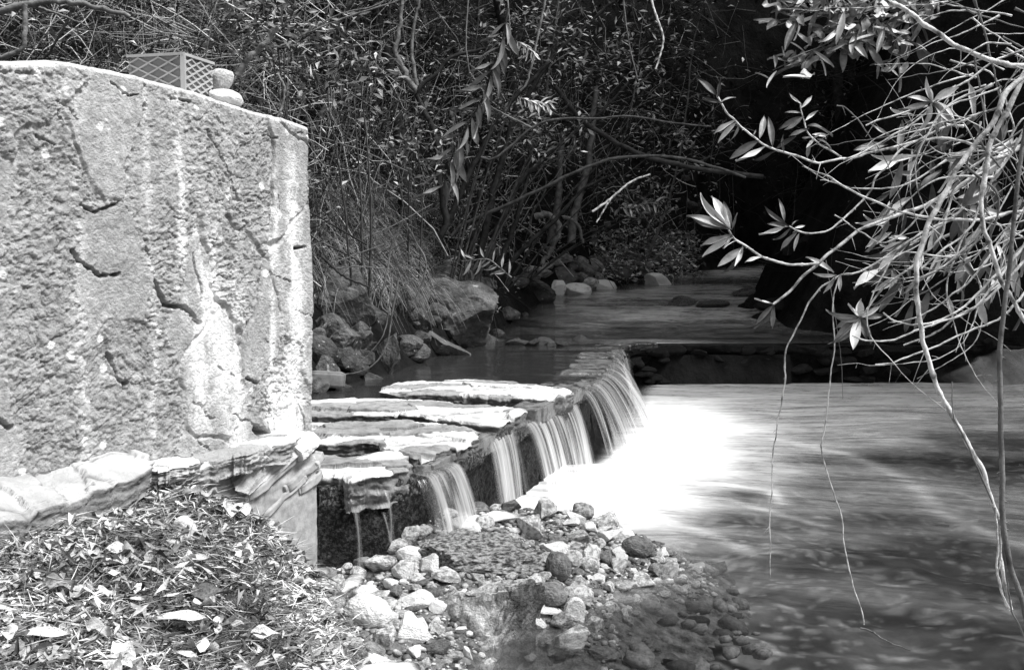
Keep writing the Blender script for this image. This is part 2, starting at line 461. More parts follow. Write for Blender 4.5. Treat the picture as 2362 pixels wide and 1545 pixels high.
tone = np.clip(tone * (1.15 + 2.4 * sstep(2.3, .6, X)), .01, .6)
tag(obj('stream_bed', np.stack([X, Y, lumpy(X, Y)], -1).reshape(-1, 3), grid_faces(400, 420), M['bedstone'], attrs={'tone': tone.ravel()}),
    'cobbled bed of the pool seen through the water', kind='structure')

# near ground: gravel bar and leaf heap, a smooth sheet through measured spots (photo px, py, distance)
CP = [(0, 1215, 3.1), (150, 1200, 3.3), (300, 1165, 3.5), (420, 1130, 3.68), (540, 1190, 3.7), (620, 1230, 3.72), (690, 1310, 3.85), (705, 1375, 4.05), (790, 1460, 3.5), (830, 1545, 3.3),
      (0, 1545, 2.25), (200, 1545, 2.4), (400, 1545, 2.55), (600, 1545, 2.8), (200, 1350, 2.8), (400, 1330, 3.0), (500, 1400, 2.95), (600, 1400, 3.15), (700, 1450, 3.3), (0, 1380, 2.65), (100, 1280, 2.95),
      (760, 1385, 4.2), (820, 1320, 4.4), (900, 1235, 4.65), (950, 1200, 4.8), (1050, 1190, 5.05), (1150, 1185, 5.4), (1250, 1180, 5.5), (1330, 1190, 5.4),
      (850, 1420, 3.9), (950, 1350, 4.15), (1000, 1280, 4.5), (1100, 1260, 4.6), (1200, 1280, 4.6), (1300, 1270, 4.8), (1400, 1230, 5.1), (1480, 1260, 5.0),
      (900, 1545, 3.4), (1000, 1480, 3.65), (1100, 1500, 3.74), (1200, 1400, 4.1), (1250, 1500, 4.0), (1300, 1420, 4.1), (1400, 1340, 4.55), (1500, 1320, 4.75),
      (1600, 1310, 4.98), (1560, 1380, 4.6), (1450, 1420, 4.35), (1400, 1470, 4.15), (1350, 1545, 3.9)]
CPW = [tuple(at(*c)) for c in CP] + [(.6, 3.7, -.12), (.9, 4.4, -.15), (1.2, 5.0, -.22), (1.0, 5.9, -.3), (.55, 6.2, -.3), (.1, 6.3, -.3), (-.5, 5.6, 0), (-1.2, 5.0, .1), (1.5, 3.4, -.26), (.6, 2.6, -.12),
      (-.3, 2.5, .12), (-.2, 1.8, .1), (-1.0, 1.8, .5), (-2.4, 2.4, .6), (-2.0, 1.8, .55), (-2.2, 3.4, .66), (.9, 1.8, -.2), (2, 2, -.3), (2, 5, -.3), (2, 6.3, -.32)]
CPW = np.array(CPW)
def tps_fit(P, z):
    n = len(P)
    d = np.linalg.norm(P[:, None] - P[None], axis=2)
    K = np.where(d > 0, d * d * np.log(d + 1e-12), 0) + np.eye(n) * 0.004
    A = np.zeros((n + 3, n + 3)); A[:n, :n] = K; A[:n, n] = 1; A[:n, n + 1:] = P; A[n:, :n] = A[:n, n:].T
    return np.linalg.solve(A, np.concatenate([z, np.zeros(3)]))
TW = tps_fit(CPW[:, :2], CPW[:, 2])
def near0(x, y):
    x = np.asarray(x, float); y = np.asarray(y, float)
    o = TW[-3] + TW[-2] * x + TW[-1] * y
    for (a, b, _), w in zip(CPW, TW[:-3]):
        d2 = (x - a) ** 2 + (y - b) ** 2
        o = o + w * 0.5 * d2 * np.log(d2 + 1e-12)
    return o
NX0, NX1, NY0, NY1, NNX, NNY = -2.4, 2.0, 1.8, 6.3, 440, 450
gx = np.linspace(NX0, NX1, NNX); gy = np.linspace(NY0, NY1, NNY)
GX, GY = np.meshgrid(gx, gy)
GZ = near0(GX, GY)
for px_, py_, y_, am_, w_ in ((1225, 1450, 3.85, .12, .10), (1235, 1530, 3.8, .10, .10), (1110, 1500, 3.62, .07, .09)):
    c_ = at(px_, py_, y_); GZ = GZ - am_ * np.exp(-((GX - c_[0]) ** 2 + (GY - c_[1]) ** 2) / w_ ** 2)
NF1 = fbm(p3(GX * 7, GY * 7, GX * 0), 5, 71, .6).reshape(GX.shape)
GZ = GZ + np.where((GX < -.4) & (GY < 4.2), .03 * fbm(p3(GX * 5, GY * 5, GX * 0), 3, 73).reshape(GX.shape), 0) + 0.022 * NF1 + 0.008 * fbm(p3(GX * 40, GY * 40, GX * 0), 2, 72).reshape(GX.shape)
def near(x, y):
    fx = np.clip((np.asarray(x, float) - NX0) / (NX1 - NX0) * (NNX - 1), 0, NNX - 1.001); fy = np.clip((np.asarray(y, float) - NY0) / (NY1 - NY0) * (NNY - 1), 0, NNY - 1.001)
    i = fx.astype(int); j = fy.astype(int); a = fx - i; b = fy - j
    return GZ[j, i] * (1 - a) * (1 - b) + GZ[j, i + 1] * a * (1 - b) + GZ[j + 1, i] * (1 - a) * b + GZ[j + 1, i + 1] * a * b
HEAPX = lambda y: np.interp(y, [1.8, 2.5, 3.3, 3.5, 3.85, 4.05, 4.4], [-.30, -.36, -.46, -.545, -.72, -.77, -.80])   # right-hand foot of the leaf heap
is_heap = (GX < HEAPX(GY) + 0.03 * NF1) & (GY < 4.5)
nv = np.stack([GX, GY, GZ], -1).reshape(-1, 3)
nf = grid_faces(NNY, NNX)
inheap = is_heap.ravel()[nf].all(1)
under = (GZ.ravel()[nf] < (-0.15 + .05 * NF1).ravel()[nf]).all(1)
def sub(fa):
    u, inv = np.unique(fa, return_inverse=True)
    return nv[u], inv.reshape(fa.shape)
tag(obj('earth_heap', *sub(nf[inheap]), M['soil']), 'sloping heap of damp earth below the wall', kind='structure')
tag(obj('gravel_bank', *sub(nf[~inheap & ~under]), M['gravel']), 'gravel bar between the weir and the pool', kind='structure')
def drop(px, py, y0=1.9, y1=6.2, fn=near, n=900):
    ys = np.linspace(y0, y1, n); r = ray(px, py)
    P = CAM[None] + r[None] * (ys / r[1])[:, None]
    z = fn(P[:, 0], P[:, 1])
    k = np.argmax(P[:, 2] < z)
    return P[k] if (P[:, 2] < z).any() else P[-1]

# ------------------------------------------------------------------ rocks
def ico(sub):
    bm = bmesh.new(); bmesh.ops.create_icosphere(bm, subdivisions=sub, radius=1.0)
    V = np.array([v.co[:] for v in bm.verts]); Fa = np.array([[v.index for v in f.verts] for f in bm.faces]); bm.free()
    return V, Fa
ICO = {k: ico(k) for k in (1, 2, 3, 4, 5, 6)}
def rock_shape(seed, sub=3, cuts=9, ang=0.75, rough=0.10, nscale=1.6, round_=False):
    r = np.random.default_rng(seed)
    V = ICO[sub][0].copy()
    for _ in range(cuts):
        n = r.normal(size=3); n /= np.linalg.norm(n)
        o = r.uniform(ang - 0.15, 0.97)
        d = V @ n - o
        V -= np.maximum(0, d)[:, None] * n[None] * (0.97 if not round_ else 0.6)
    n = fbm(V * nscale + seed * 3.1, 5, seed, 0.55)
    V *= (1 + rough * n)[:, None]
    if sub >= 4:
        V *= (1 + rough * 0.35 * np.abs(fbm(V * nscale * 4 + seed, 3, seed + 5)))[:, None]
    V -= (V.max(0) + V.min(0)) / 2
    V /= (V.max(0) - V.min(0)).max() / 2
    return V, ICO[sub][1]
ROCKM = [mk_mesh('rock', *rock_shape(100 + k, 3, 13 if k % 4 else 5, 0.52 if k % 4 else 0.8, 0.13, 1.7, k % 4 == 0), smooth=False) for k in range(15)]
def rock_obj(name, mesh, mat, loc, size, rot=None, parent=None):
    o = bpy.data.objects.new(name, mesh)
    col.objects.link(o)
    if len(mesh.materials) == 0: mesh.materials.append(None)
    o.material_slots[0].link = 'OBJECT'; o.material_slots[0].material = mat
    o.location = Vector(loc); o.scale = size
    o.rotation_euler = rot if rot is not None else (random.uniform(-.4, .4), random.uniform(-.4, .4), random.uniform(0, 6.28))
    return o
def big_rock(name, seed, mat, loc, size, rot=(0, 0, 0), sub=4, **kw):
    V, Fa = rock_shape(seed, sub, **kw)
    return rock_obj(name, mk_mesh(name, V, Fa, smooth=sub < 4), mat, loc, size, rot)

# ------------------------------------------------------------------ the wall on the left
U = np.array([.469, .883]); U /= np.linalg.norm(U); WN = np.array([U[1], -U[0]]); P1 = np.array([-.825, 4.5])
ZTOP = lambda s: np.interp(s, [-3, -1.47, -1.16, -1.0, -.6, -.3, 0, .6], [1.96, 1.975, 2.02, 2.02, 1.995, 1.97, 1.945, 1.95])
wall = empty('retaining_wall', (P1[0], P1[1], 0), 'tall rough plastered stone wall at the left with vertical white streaks', 'wall')
ss = np.concatenate([np.linspace(-3, -1.6, 60)[:-1], np.linspace(-1.6, -.03, 600)])
pl = [P1 + U * s for s in ss]; nl = [WN] * len(ss)
cc = P1 + U * -.03 - WN * .03
for a in np.linspace(0, math.pi / 2, 10)[1:]:
    d = WN * math.cos(a) + U * math.sin(a); pl.append(cc + d * .03); nl.append(d)
for t in np.linspace(0.02, 0.5, 24): pl.append(P1 - WN * (.03 + t)); nl.append(U)
pl = np.array(pl); nl = np.array(nl)
sarc = np.concatenate([[0], np.cumsum(np.linalg.norm(np.diff(pl, axis=0), axis=1))]); sarc = sarc - sarc[len(ss) - 1]
nc = len(pl); NR = 680
zt = ZTOP(sarc) + 0.012 * fbm(p3(sarc * 6, sarc * 0, sarc * 0), 4, 3)
v = np.linspace(0, 1, NR)[:, None]
S = np.broadcast_to(sarc[None], (NR, nc)); Zf = -0.2 + (zt[None] + .2 - .018) * v
wx = S + 0.07 * fbm(p3(S * 5, Zf * 5, S * 0), 4, 41).reshape(S.shape); wz = Zf + 0.09 * fbm(p3(S * 5, Zf * 5, S * 0 + 7), 4, 43).reshape(S.shape)
f1, f2, cid, ax, ay = worley(wx * 4.3, wz * 2.5, 77)
e = f2 - f1
tilt = 0.008 * ((cid - .5) * 1.3 + ax * (cid * 7.3 % 1 - .5) * .9 - ay * (cid * 13.7 % 1) * .5)
plate = sstep(.015, .07, e)
g1, g2, gid, hx, hy = worley(wx * 9 + 3, wz * 6, 78)
rough = fbm(p3(S * 34, Zf * 52, S * 0), 4, 51, .65).reshape(S.shape)
ridg = np.abs(fbm(p3(S * 11, Zf * 16, S * 0), 4, 52, .6).reshape(S.shape))
smoothm = (sstep(.45, .7, (cid * 5.17) % 1)) * plate
em = sstep(-.05, .28, fbm(p3(S * 2.3, Zf * 2.3, S * 0 + 4), 3, 93).reshape(S.shape))
D = tilt * plate - 0.016 * (1 - plate) * em + 0.008 * (gid - .5) * sstep(.02, .12, g2 - g1) * (1 - .7 * smoothm) + rough * (0.0042 - .0026 * smoothm) - 0.02 * np.maximum(0, .12 - ridg) * 2 * (1 - .6 * smoothm)
big = fbm(p3(S * 1.3, Zf * 1.3, S * 0), 3, 55).reshape(S.shape)
chip = fbm(p3(wx * 27 + wz * 6, wz * 80, S * 0), 4, 57, .62).reshape(S.shape)
chm = sstep(.10, .2, chip) * (1 - sstep(.2, .42, chip)) * (1 - .75 * smoothm)
nick = sstep(.25, .38, fbm(p3(wx * 34 + 3, wz * 75, S * 0), 2, 58).reshape(S.shape)) * (1 - .85 * smoothm)
D = D + 0.03 * big - .0034 * chm - .0024 * nick + .004 * fbm(p3(S * 60, Zf * 80, S * 0), 2, 59).reshape(S.shape) * (1 - .8 * smoothm)
# long open cracks, stepping down the face (positions measured along the face, height)
WIG = 0.016 * fbm(p3(S * 24, Zf * 24, S * 0), 5, 88, .65)
WIG = WIG.reshape(S.shape)
def crack(pts, w, depth):
    pts = np.array(pts); w = w * .62
    lo = pts.min(0) - .06; hi = pts.max(0) + .06
    c0_, c1_ = np.searchsorted(sarc, lo[0]), np.searchsorted(sarc, hi[0])
    rr_ = np.where((Zf.max(1) > lo[1]) & (Zf.min(1) < hi[1]))[0]
    if c1_ <= c0_ or len(rr_) == 0: return
    sl_ = (slice(rr_[0], rr_[-1] + 1), slice(c0_, c1_))
    S_, Z_, wg = S[sl_], Zf[sl_], WIG[sl_]
    best = np.full(S_.shape, 9.0)
    for a, b in zip(pts[:-1], pts[1:]):
        ab = b - a; t = np.clip(((S_ - a[0]) * ab[0] + (Z_ - a[1]) * ab[1]) / (ab @ ab), 0, 1)
        best = np.minimum(best, np.hypot(S_ - a[0] - t * ab[0] + wg, Z_ - a[1] - t * ab[1] + wg))
    D[sl_] -= depth * (1 - sstep(w * .3, w, best))
def sz(px, py):
    r = ray(px, py); k = ((P1 - 0) @ WN) / (r[:2] @ WN); q = CAM + r * k
    return ((q[:2] - P1) @ U, q[2])
crack([sz(180, 580), sz(215, 615), sz(260, 640), sz(290, 632)], .012, .04)
crack([sz(370, 650), sz(395, 700), sz(440, 710), sz(475, 745)], .016, .05)
crack([sz(205, 480), sz(240, 490), sz(285, 470), sz(300, 455)], .012, .035)
crack([sz(490, 300), sz(520, 370), sz(545, 420), sz(560, 460)], .008, .025)
crack([sz(265, 815), sz(290, 870), sz(310, 890)], .014, .03)
crack([sz(455, 590), sz(475, 660), sz(480, 690)], .008, .03)
crack([sz(580, 870), sz(605, 882)], .014, .05)
crack([sz(605, 985), sz(632, 1000)], .034, .11)
crack([sz(628, 900), sz(632, 985)], .008, .04)
crack([sz(688, 572), sz(712, 570)], .014, .06)
crack([sz(700, 930), sz(712, 960), sz(714, 1010)], .009, .04)
crack([sz(270, 195), sz(310, 225), sz(340, 222)], .008, .025)
crack([sz(410, 230), sz(450, 240)], .01, .03)
crack([sz(-60, 172), sz(40, 173), sz(105, 172)], .012, .012)
crack([sz(0, 960), sz(40, 985)], .018, .03)
rc = np.random.default_rng(12)
for k in range(26):
    x_, y_ = rc.uniform(20, 700), rc.uniform(230, 1020); a_ = rc.choice([rc.normal(.25, .35), rc.normal(1.3, .3)]); l_ = rc.uniform(20, 75)
    crack([sz(x_, y_), sz(x_ + l_ * .5 * math.cos(a_) + rc.normal(0, 6), y_ + l_ * .5 * math.sin(a_)), sz(x_ + l_ * math.cos(a_), y_ + l_ * math.sin(a_))], rc.uniform(.005, .009), rc.uniform(.008, .018))
D = D * np.where(nl @ U > .5, .5, 1)[None]
# colour that stays on the wall: dull plates, paler pebbly joints, lime streaks running down
t0 = 0.33 + 0.08 * cid + .10 * fbm(p3(S * 7, Zf * 11, S * 0), 5, 161, .65).reshape(S.shape) - .10 * chm - .06 * nick + 0.06 * (1 - plate) + 0.07 * rough * (1 - smoothm) + .05 * big
drip = 0
for (pxs, w, amt, zc, zl) in ((690, .05, .55, .9, 1.1), (510, .05, .6, 1.15, .35), (430, .022, .4, 1.6, .4), (555, .05, .45, .9, .5), (200, .035, .13, 1.2, 1.3), (640, .03, .4, 1.25, .5), (365, .02, .2, 1.3, .8), (660, .08, .4, .8, .25), (470, .06, .45, 1.0, .25)):
    sc_, _ = sz(pxs, 700)
    wob = 0.03 * fbm(p3(Zf * 4, Zf * 0 + pxs, S * 6), 3, 60).reshape(S.shape)
    m_ = np.exp(-((S - sc_ + wob - .12 * (zc - Zf) * (pxs == 510)) / w) ** 2) * np.exp(-np.abs((Zf - zc) / zl) ** 3)
    drip = drip + amt * m_ * sstep(-.35, .35, fbm(p3(S * 22, Zf * 9, S * 0 + pxs), 4, 61, .65).reshape(S.shape) + .5 * m_ - .12)
s1, s2, sid, sx, sy = worley(S * 9, Zf * 9, 90)
fleck = (sid > .80) * (1 - sstep(.09, .15, s1 + .05 * rough)) * .5
tone = np.clip(t0 + drip + fleck, .06, .85)
# top rows: round over the edge, then back across the top
rows = [np.concatenate([pl[:, None].transpose(1, 0, 2).repeat(NR, 0) + nl[None] * D[..., None], Zf[..., None]], -1)]
tr = [tone]
for a in np.linspace(0, math.pi / 2, 7)[1:]:
    q = pl + nl * (D[-1] - .018 * (1 - math.cos(a)))[:, None]
    rows.append(np.concatenate([q, (zt - .018 + .018 * math.sin(a))[:, None]], 1)[None]); tr.append(np.full((1, nc), .62) + .1 * rough[-1])
for t in (.08, .2, .34, .5):
    rows.append(np.concatenate([pl - nl * t + nl * D[-1][:, None], (zt + .01)[:, None]], 1)[None]); tr.append(np.full((1, nc), .6))
WV = np.concatenate(rows, 0)
obj('wall_face', WV.reshape(-1, 3), grid_faces(WV.shape[0], nc), M['wall'], wall, attrs={'tone': np.concatenate(tr, 0).ravel()})
# slabs of schist: outline in plan, flaked top, split edges
def slab(name, outline, ztop, thick, mat, parent, seed, flake=.02, tiltx=0, tilty=0, na=380, nr=110, ns=16, tone_=1.0, edge_dark=.45, fs=1.0):
    o_ = np.array(list(outline) + [outline[0]], float)
    out = .45 * smooth_path(o_, na + 1)[:-1]
    seg = np.linalg.norm(np.diff(o_, axis=0), axis=1); cum = np.concatenate([[0], np.cumsum(seg)]); tt = np.linspace(0, cum[-1], na + 1)[:-1]
    out = out + .55 * np.column_stack([np.interp(tt, cum, o_[:, 0]), np.interp(tt, cum, o_[:, 1])])
    c = out.mean(0)
    nrm = (out - c); nrm /= np.linalg.norm(nrm, axis=1, keepdims=True)
    jag = .022 * fbm(p3(out[:, 0] * 7, out[:, 1] * 7, out[:, 0] * 0), 5, seed, .7)
    ch1, ch2, chid, _, _ = worley(out[:, 0] * 9 + seed, out[:, 1] * 9, seed + 9); ch1, ch2, chid2, _, _ = worley(out[:, 0] * 24 + seed, out[:, 1] * 24, seed + 8)
    jag = jag + .026 * (chid - .6) + .012 * (chid2 - .5)
    rows, tones = [], []
    for r in np.linspace(0.0, 1, nr) ** .75:
        q = c + (out + nrm * jag[:, None] - c) * r
        w = .16 * fbm(p3(q[:, 0] * 4, q[:, 1] * 4, q[:, 0] * 0 + seed), 4, seed, .6)
        f1, f2, cid, ax, ay = worley((q[:, 0] + w) * 3.2 * fs + seed, (q[:, 1] + .8 * w) * 5.0 * fs, seed)
        e = f2 - f1
        n = fbm(p3(q[:, 0] * 3.2, q[:, 1] * 5.5, q[:, 0] * 0 + seed), 4, seed)
        z = ztop + flake * (1.6 * (cid - .5) + 1.2 * (ax * (cid * 7.7 % 1 - .5)) + .8 * n) - .35 * flake * (1 - sstep(.0, .05, e)) + .005 * fbm(p3(q[:, 0] * 24, q[:, 1] * 24, q[:, 0] * 0), 3, seed + 1) - .012 * max(0, r - .95) / .05
        z = z + tiltx * (q[:, 0] - c[0]) + tilty * (q[:, 1] - c[1])
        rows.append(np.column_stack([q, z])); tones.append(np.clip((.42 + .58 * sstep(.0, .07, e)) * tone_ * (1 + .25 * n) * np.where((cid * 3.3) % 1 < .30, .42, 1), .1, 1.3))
    edge = rows[-1]
    for k in range(1, ns + 1):
        t = k / ns
        st = fbm(p3(edge[:, 0] * 6, edge[:, 1] * 6, edge[:, 0] * 0 + t * 5 + seed), 4, seed + 2, .65)
        fine = fbm(p3(edge[:, 0] * 30, edge[:, 1] * 30, edge[:, 0] * 0 + t * 9), 3, seed + 3)
        lay = .022 * st + .014 * fine - .006 * (np.floor(t * 4 + 1.6 * st) % 2) - .025 * t * t
        q = out + nrm * (jag + lay)[:, None]
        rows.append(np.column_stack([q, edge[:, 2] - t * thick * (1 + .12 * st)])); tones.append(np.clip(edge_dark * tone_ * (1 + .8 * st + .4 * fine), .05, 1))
    Vs = np.concatenate(rows)
    return obj(name, Vs, grid_faces(len(rows), na, wrap=True)[:, ::-1], mat, parent, attrs={'tone': np.concatenate(tones)})
def along(s, o): return P1 + U * s + WN * o
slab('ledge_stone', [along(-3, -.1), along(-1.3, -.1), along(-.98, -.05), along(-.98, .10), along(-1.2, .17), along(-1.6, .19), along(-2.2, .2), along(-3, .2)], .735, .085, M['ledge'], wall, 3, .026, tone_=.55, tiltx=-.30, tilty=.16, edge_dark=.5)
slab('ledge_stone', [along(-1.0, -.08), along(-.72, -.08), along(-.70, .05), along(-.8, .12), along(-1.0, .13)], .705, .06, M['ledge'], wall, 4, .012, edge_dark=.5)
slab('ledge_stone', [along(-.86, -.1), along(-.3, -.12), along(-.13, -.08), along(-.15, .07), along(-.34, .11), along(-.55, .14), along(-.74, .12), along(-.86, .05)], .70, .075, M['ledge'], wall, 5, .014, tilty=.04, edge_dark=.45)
for ks, (s0_, o0_, z0_, sx_, sy_, sz_, ry_) in enumerate(((-.15, .05, .655, .085, .07, .055, .2), (-.29, .045, .60, .12, .06, .06, .35), (-.11, .035, .565, .07, .06, .05, .3), (-.46, .06, .59, .14, .06, .05, .3))):
    q = along(s0_, o0_); Vr, Fr = rock_shape(840 + ks, 5, 16, .5, .16, 2.2)
    Vr = (Vr * np.array([sx_, sy_, sz_])) @ np.array(Euler((0, -ry_, math.atan2(U[1], U[0]))).to_matrix()).T + np.array([q[0], q[1], z0_])
    obj('ledge_stone', Vr, Fr, M['ledge'], wall, smooth=False, attrs={'tone': np.full(len(Vr), (.95, .55, .6, .5)[ks]) * (1 + .3 * fbm(Vr * 14, 3, 5))})
# lower footing of the wall, smoother plaster, with tilted tiles bedded in it
nfc, nfr = 150, 110
s_ = np.linspace(-2.4, -.06, nfc); v_ = np.linspace(-.35, .64, nfr)
S2, Z2 = np.meshgrid(s_, v_)
off = .075 + .012 * fbm(p3(S2 * 7, Z2 * 7, S2 * 0), 4, 63).reshape(S2.shape) + .012 * fbm(p3(S2 * 30, Z2 * 30, S2 * 0), 3, 64).reshape(S2.shape) * sstep(.42, .5, Z2) - .03 * sstep(.5, .64, Z2) - .05 * sstep(-.09, -.06, S2)
Vf = np.stack([P1[0] + U[0] * S2 + WN[0] * off, P1[1] + U[1] * S2 + WN[1] * off, Z2], -1)
nfp = np.stack([P1[0] - U[0] * 0.05 - WN[0] * .3 + 0 * v_, P1[1] - .05 * U[1] - WN[1] * .3 + 0 * v_, v_], -1)[:, None]
Vf = np.concatenate([Vf, nfp], 1)
tn = .3 + .12 * fbm(p3(S2 * 5, Z2 * 3, S2 * 0), 4, 65).reshape(S2.shape) + .25 * sstep(.45, .7, fbm(p3(S2 * 40, Z2 * 6, S2 * 0), 3, 66).reshape(S2.shape))
obj('footing', Vf.reshape(-1, 3), grid_faces(nfr, nfc + 1), M['footing'], wall, attrs={'tone': np.concatenate([tn, tn[:, -1:]], 1).ravel()})
def box_pts(cx, cy, cz, sx, sy, sz_, R, nn=5, wob=.004, seed=0):
    bm = bmesh.new(); bmesh.ops.create_cube(bm, size=1.0); bmesh.ops.bevel(bm, geom=bm.edges[:], offset=.06, segments=2, affect='EDGES')
    bmesh.ops.triangulate(bm, faces=bm.faces[:]); bmesh.ops.subdivide_edges(bm, edges=bm.edges[:], cuts=nn, use_grid_fill=True)
    bmesh.ops.triangulate(bm, faces=bm.faces[:])
    Vb = np.array([q.co[:] for q in bm.verts]) * np.array([sx, sy, sz_]); Fb = np.array([[q.index for q in f.verts] for f in bm.faces]); bm.free()
    Vb = Vb + wob * np.stack([fbm(Vb * 14 + 9 * k, 4, seed + k, .6) for k in range(3)], 1)
    Vb = Vb @ np.array(R.to_matrix()).T + np.array([cx, cy, cz])
    return Vb, Fb
wang = math.atan2(U[1], U[0])
for (s, z, L, H, tilt_) in ((-.36, .56, .34, .045, .35), (-.17, .545, .26, .05, .42), (-.13, .50, .15, .05, .35), (-.3, .47, .3, .03, .38)):
    q = along(s, .066)
    Vb, Fb = box_pts(q[0], q[1], z, L, .04, H * .8, Euler((0, -tilt_, wang)), wob=.012, seed=int(s * 100) + 90)
    obj('tile', Vb, Fb, M['footing'], wall, attrs={'tone': np.full(len(Vb), .34)})

# ------------------------------------------------------------------ weir
weir = empty('stone_weir', (.44, 7.7, 0), 'curved stone weir topped with flat schist slabs and water spilling over it', 'weir')
CP2 = smooth_path(CREST, 520)
T = np.gradient(CP2, axis=0); T /= np.linalg.norm(T, axis=1, keepdims=True); WO = np.column_stack([T[:, 1], -T[:, 0]])
arc = np.concatenate([[0], np.cumsum(np.linalg.norm(np.diff(CP2, axis=0), axis=1))])
zc = np.interp(arc, [0, .5, 1.5, 3, 20], [.47, .46, .445, .435, .43]) + np.where(arc > 7.6, .03 * fbm(p3(arc * 3, arc * 0, arc * 0), 3, 119) - .01, 0)
prof = [(.0, z) for z in np.linspace(-.4, 0, 60)] + [(-.02, .004), (-.05, .005)] + [(-t, .0) for t in np.linspace(.08, .42, 14)] + [(-.45, -.1), (-.45, -.4)]
rows, tones = [], []
for k, (o, dz) in enumerate(prof):
    face = k < 60
    zz = (-.4 + (zc + .4) * (k / 59)) if face else zc + dz
    A_ = arc * 1.0
    rg = fbm(p3(A_ * 26, zz * 26 + 0 * A_, A_ * 0 + (0 if face else o * 26)), 4, 120, .65)
    bg_ = fbm(p3(A_ * 4, zz * 5 + 0 * A_, A_ * 0), 3, 121) * np.where(arc > 7.2, 2.6, 1)
    cap = (.04 * (zz > zc - .075) * (arc > .9)) if face else .04 * (arc > .9)
    d = o + (cap + .018 * rg + .03 * bg_ if face else .02 * rg + cap)
    q = CP2 + WO * np.asarray(d).reshape(-1, 1)
    rows.append(np.column_stack([q, zz + (0 if face else .008 * rg)]))
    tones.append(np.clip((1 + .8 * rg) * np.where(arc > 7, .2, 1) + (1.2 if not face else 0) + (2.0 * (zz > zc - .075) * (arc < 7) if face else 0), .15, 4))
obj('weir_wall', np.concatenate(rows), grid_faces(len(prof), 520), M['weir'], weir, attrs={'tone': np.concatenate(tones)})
def pz(px, py, z): return onz(px, py, z)[:2]
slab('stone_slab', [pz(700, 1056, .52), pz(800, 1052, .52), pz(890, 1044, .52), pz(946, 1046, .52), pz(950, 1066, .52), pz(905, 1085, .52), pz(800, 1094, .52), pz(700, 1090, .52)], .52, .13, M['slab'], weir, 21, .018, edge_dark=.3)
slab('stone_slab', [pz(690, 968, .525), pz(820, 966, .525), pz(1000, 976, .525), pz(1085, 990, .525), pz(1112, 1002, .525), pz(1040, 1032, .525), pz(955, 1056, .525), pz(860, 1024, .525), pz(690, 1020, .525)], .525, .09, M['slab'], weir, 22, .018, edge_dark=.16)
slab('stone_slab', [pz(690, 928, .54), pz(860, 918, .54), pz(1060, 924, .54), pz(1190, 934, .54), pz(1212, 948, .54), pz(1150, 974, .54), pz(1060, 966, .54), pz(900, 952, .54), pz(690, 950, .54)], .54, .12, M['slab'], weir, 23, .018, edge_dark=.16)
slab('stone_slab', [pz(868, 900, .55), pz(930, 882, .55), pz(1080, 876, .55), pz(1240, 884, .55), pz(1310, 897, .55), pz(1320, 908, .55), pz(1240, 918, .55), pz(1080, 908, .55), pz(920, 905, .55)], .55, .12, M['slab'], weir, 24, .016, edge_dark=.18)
# narrow kerb stone under the second slab's front edge, and wet kerb stones round the curve
M['wetslab'] = surf('wet_slab', 0.05, 0.2, 9, 0.4, 0.5, 0.7, 0.02, 30, wet=0.15, tone='tone')
for k in range(13):
    a0 = 1.75 + k * .52
    i0, i1 = np.searchsorted(arc, a0), np.searchsorted(arc, a0 + .49)
    if i1 >= 470: break
    qs = [CP2[i] - WO[i] * o + WO[i] * .035 for i, o in ((i0, 0), ((i0 + i1) // 2, -.01), (i1, 0), (i1, .3 + .05 * (k % 2)), ((i0 + i1) // 2, .36), (i0, .33))]
    slab('kerb_stone', qs, .464 - .004 * (k % 3), .07, M['wetslab'], weir, 40 + k, .006, na=120, nr=16, ns=6, edge_dark=.4, tone_=1.0)
for a, b, zk, hk in ((at(950, 1060, 4.78), at(1118, 1005, 5.72), .445, .10), (at(1216, 945, 6.38), at(1322, 912, 7.6), .475, .10)):
    mid = (a + b) / 2; d_ = (b - a)[:2] / np.linalg.norm((b - a)[:2])
    Vb, Fb = box_pts(mid[0] - d_[1] * .02, mid[1] + d_[0] * .02, zk, np.linalg.norm((b - a)[:2]), .2, hk, Euler((0, 0, math.atan2(d_[1], d_[0]))), wob=.012, seed=5, nn=9)
    obj('kerb_stone', Vb, Fb, M['wetslab'], weir, attrs={'tone': np.full(len(Vb), 1.1)})
# rubble stones of the far face
for k in range(70):
    i = int(np.interp(RNG.uniform(6.9, 11.5), arc, np.arange(520)))
    z = RNG.choice([.04, .15, .26, .36]) + RNG.uniform(-.02, .02)
    q = CP2[i] + WO[i] * .045
    o = rock_obj('stone', ROCKM[k % 15], M['dark_stone'], (q[0], q[1], z), (RNG.uniform(.08, .16), .07, RNG.uniform(.045, .07)), (0, RNG.uniform(-.2, .2), math.atan2(T[i][1], T[i][0])))
    o.parent = weir; o.matrix_parent_inverse = Matrix.Translation(-weir.location)

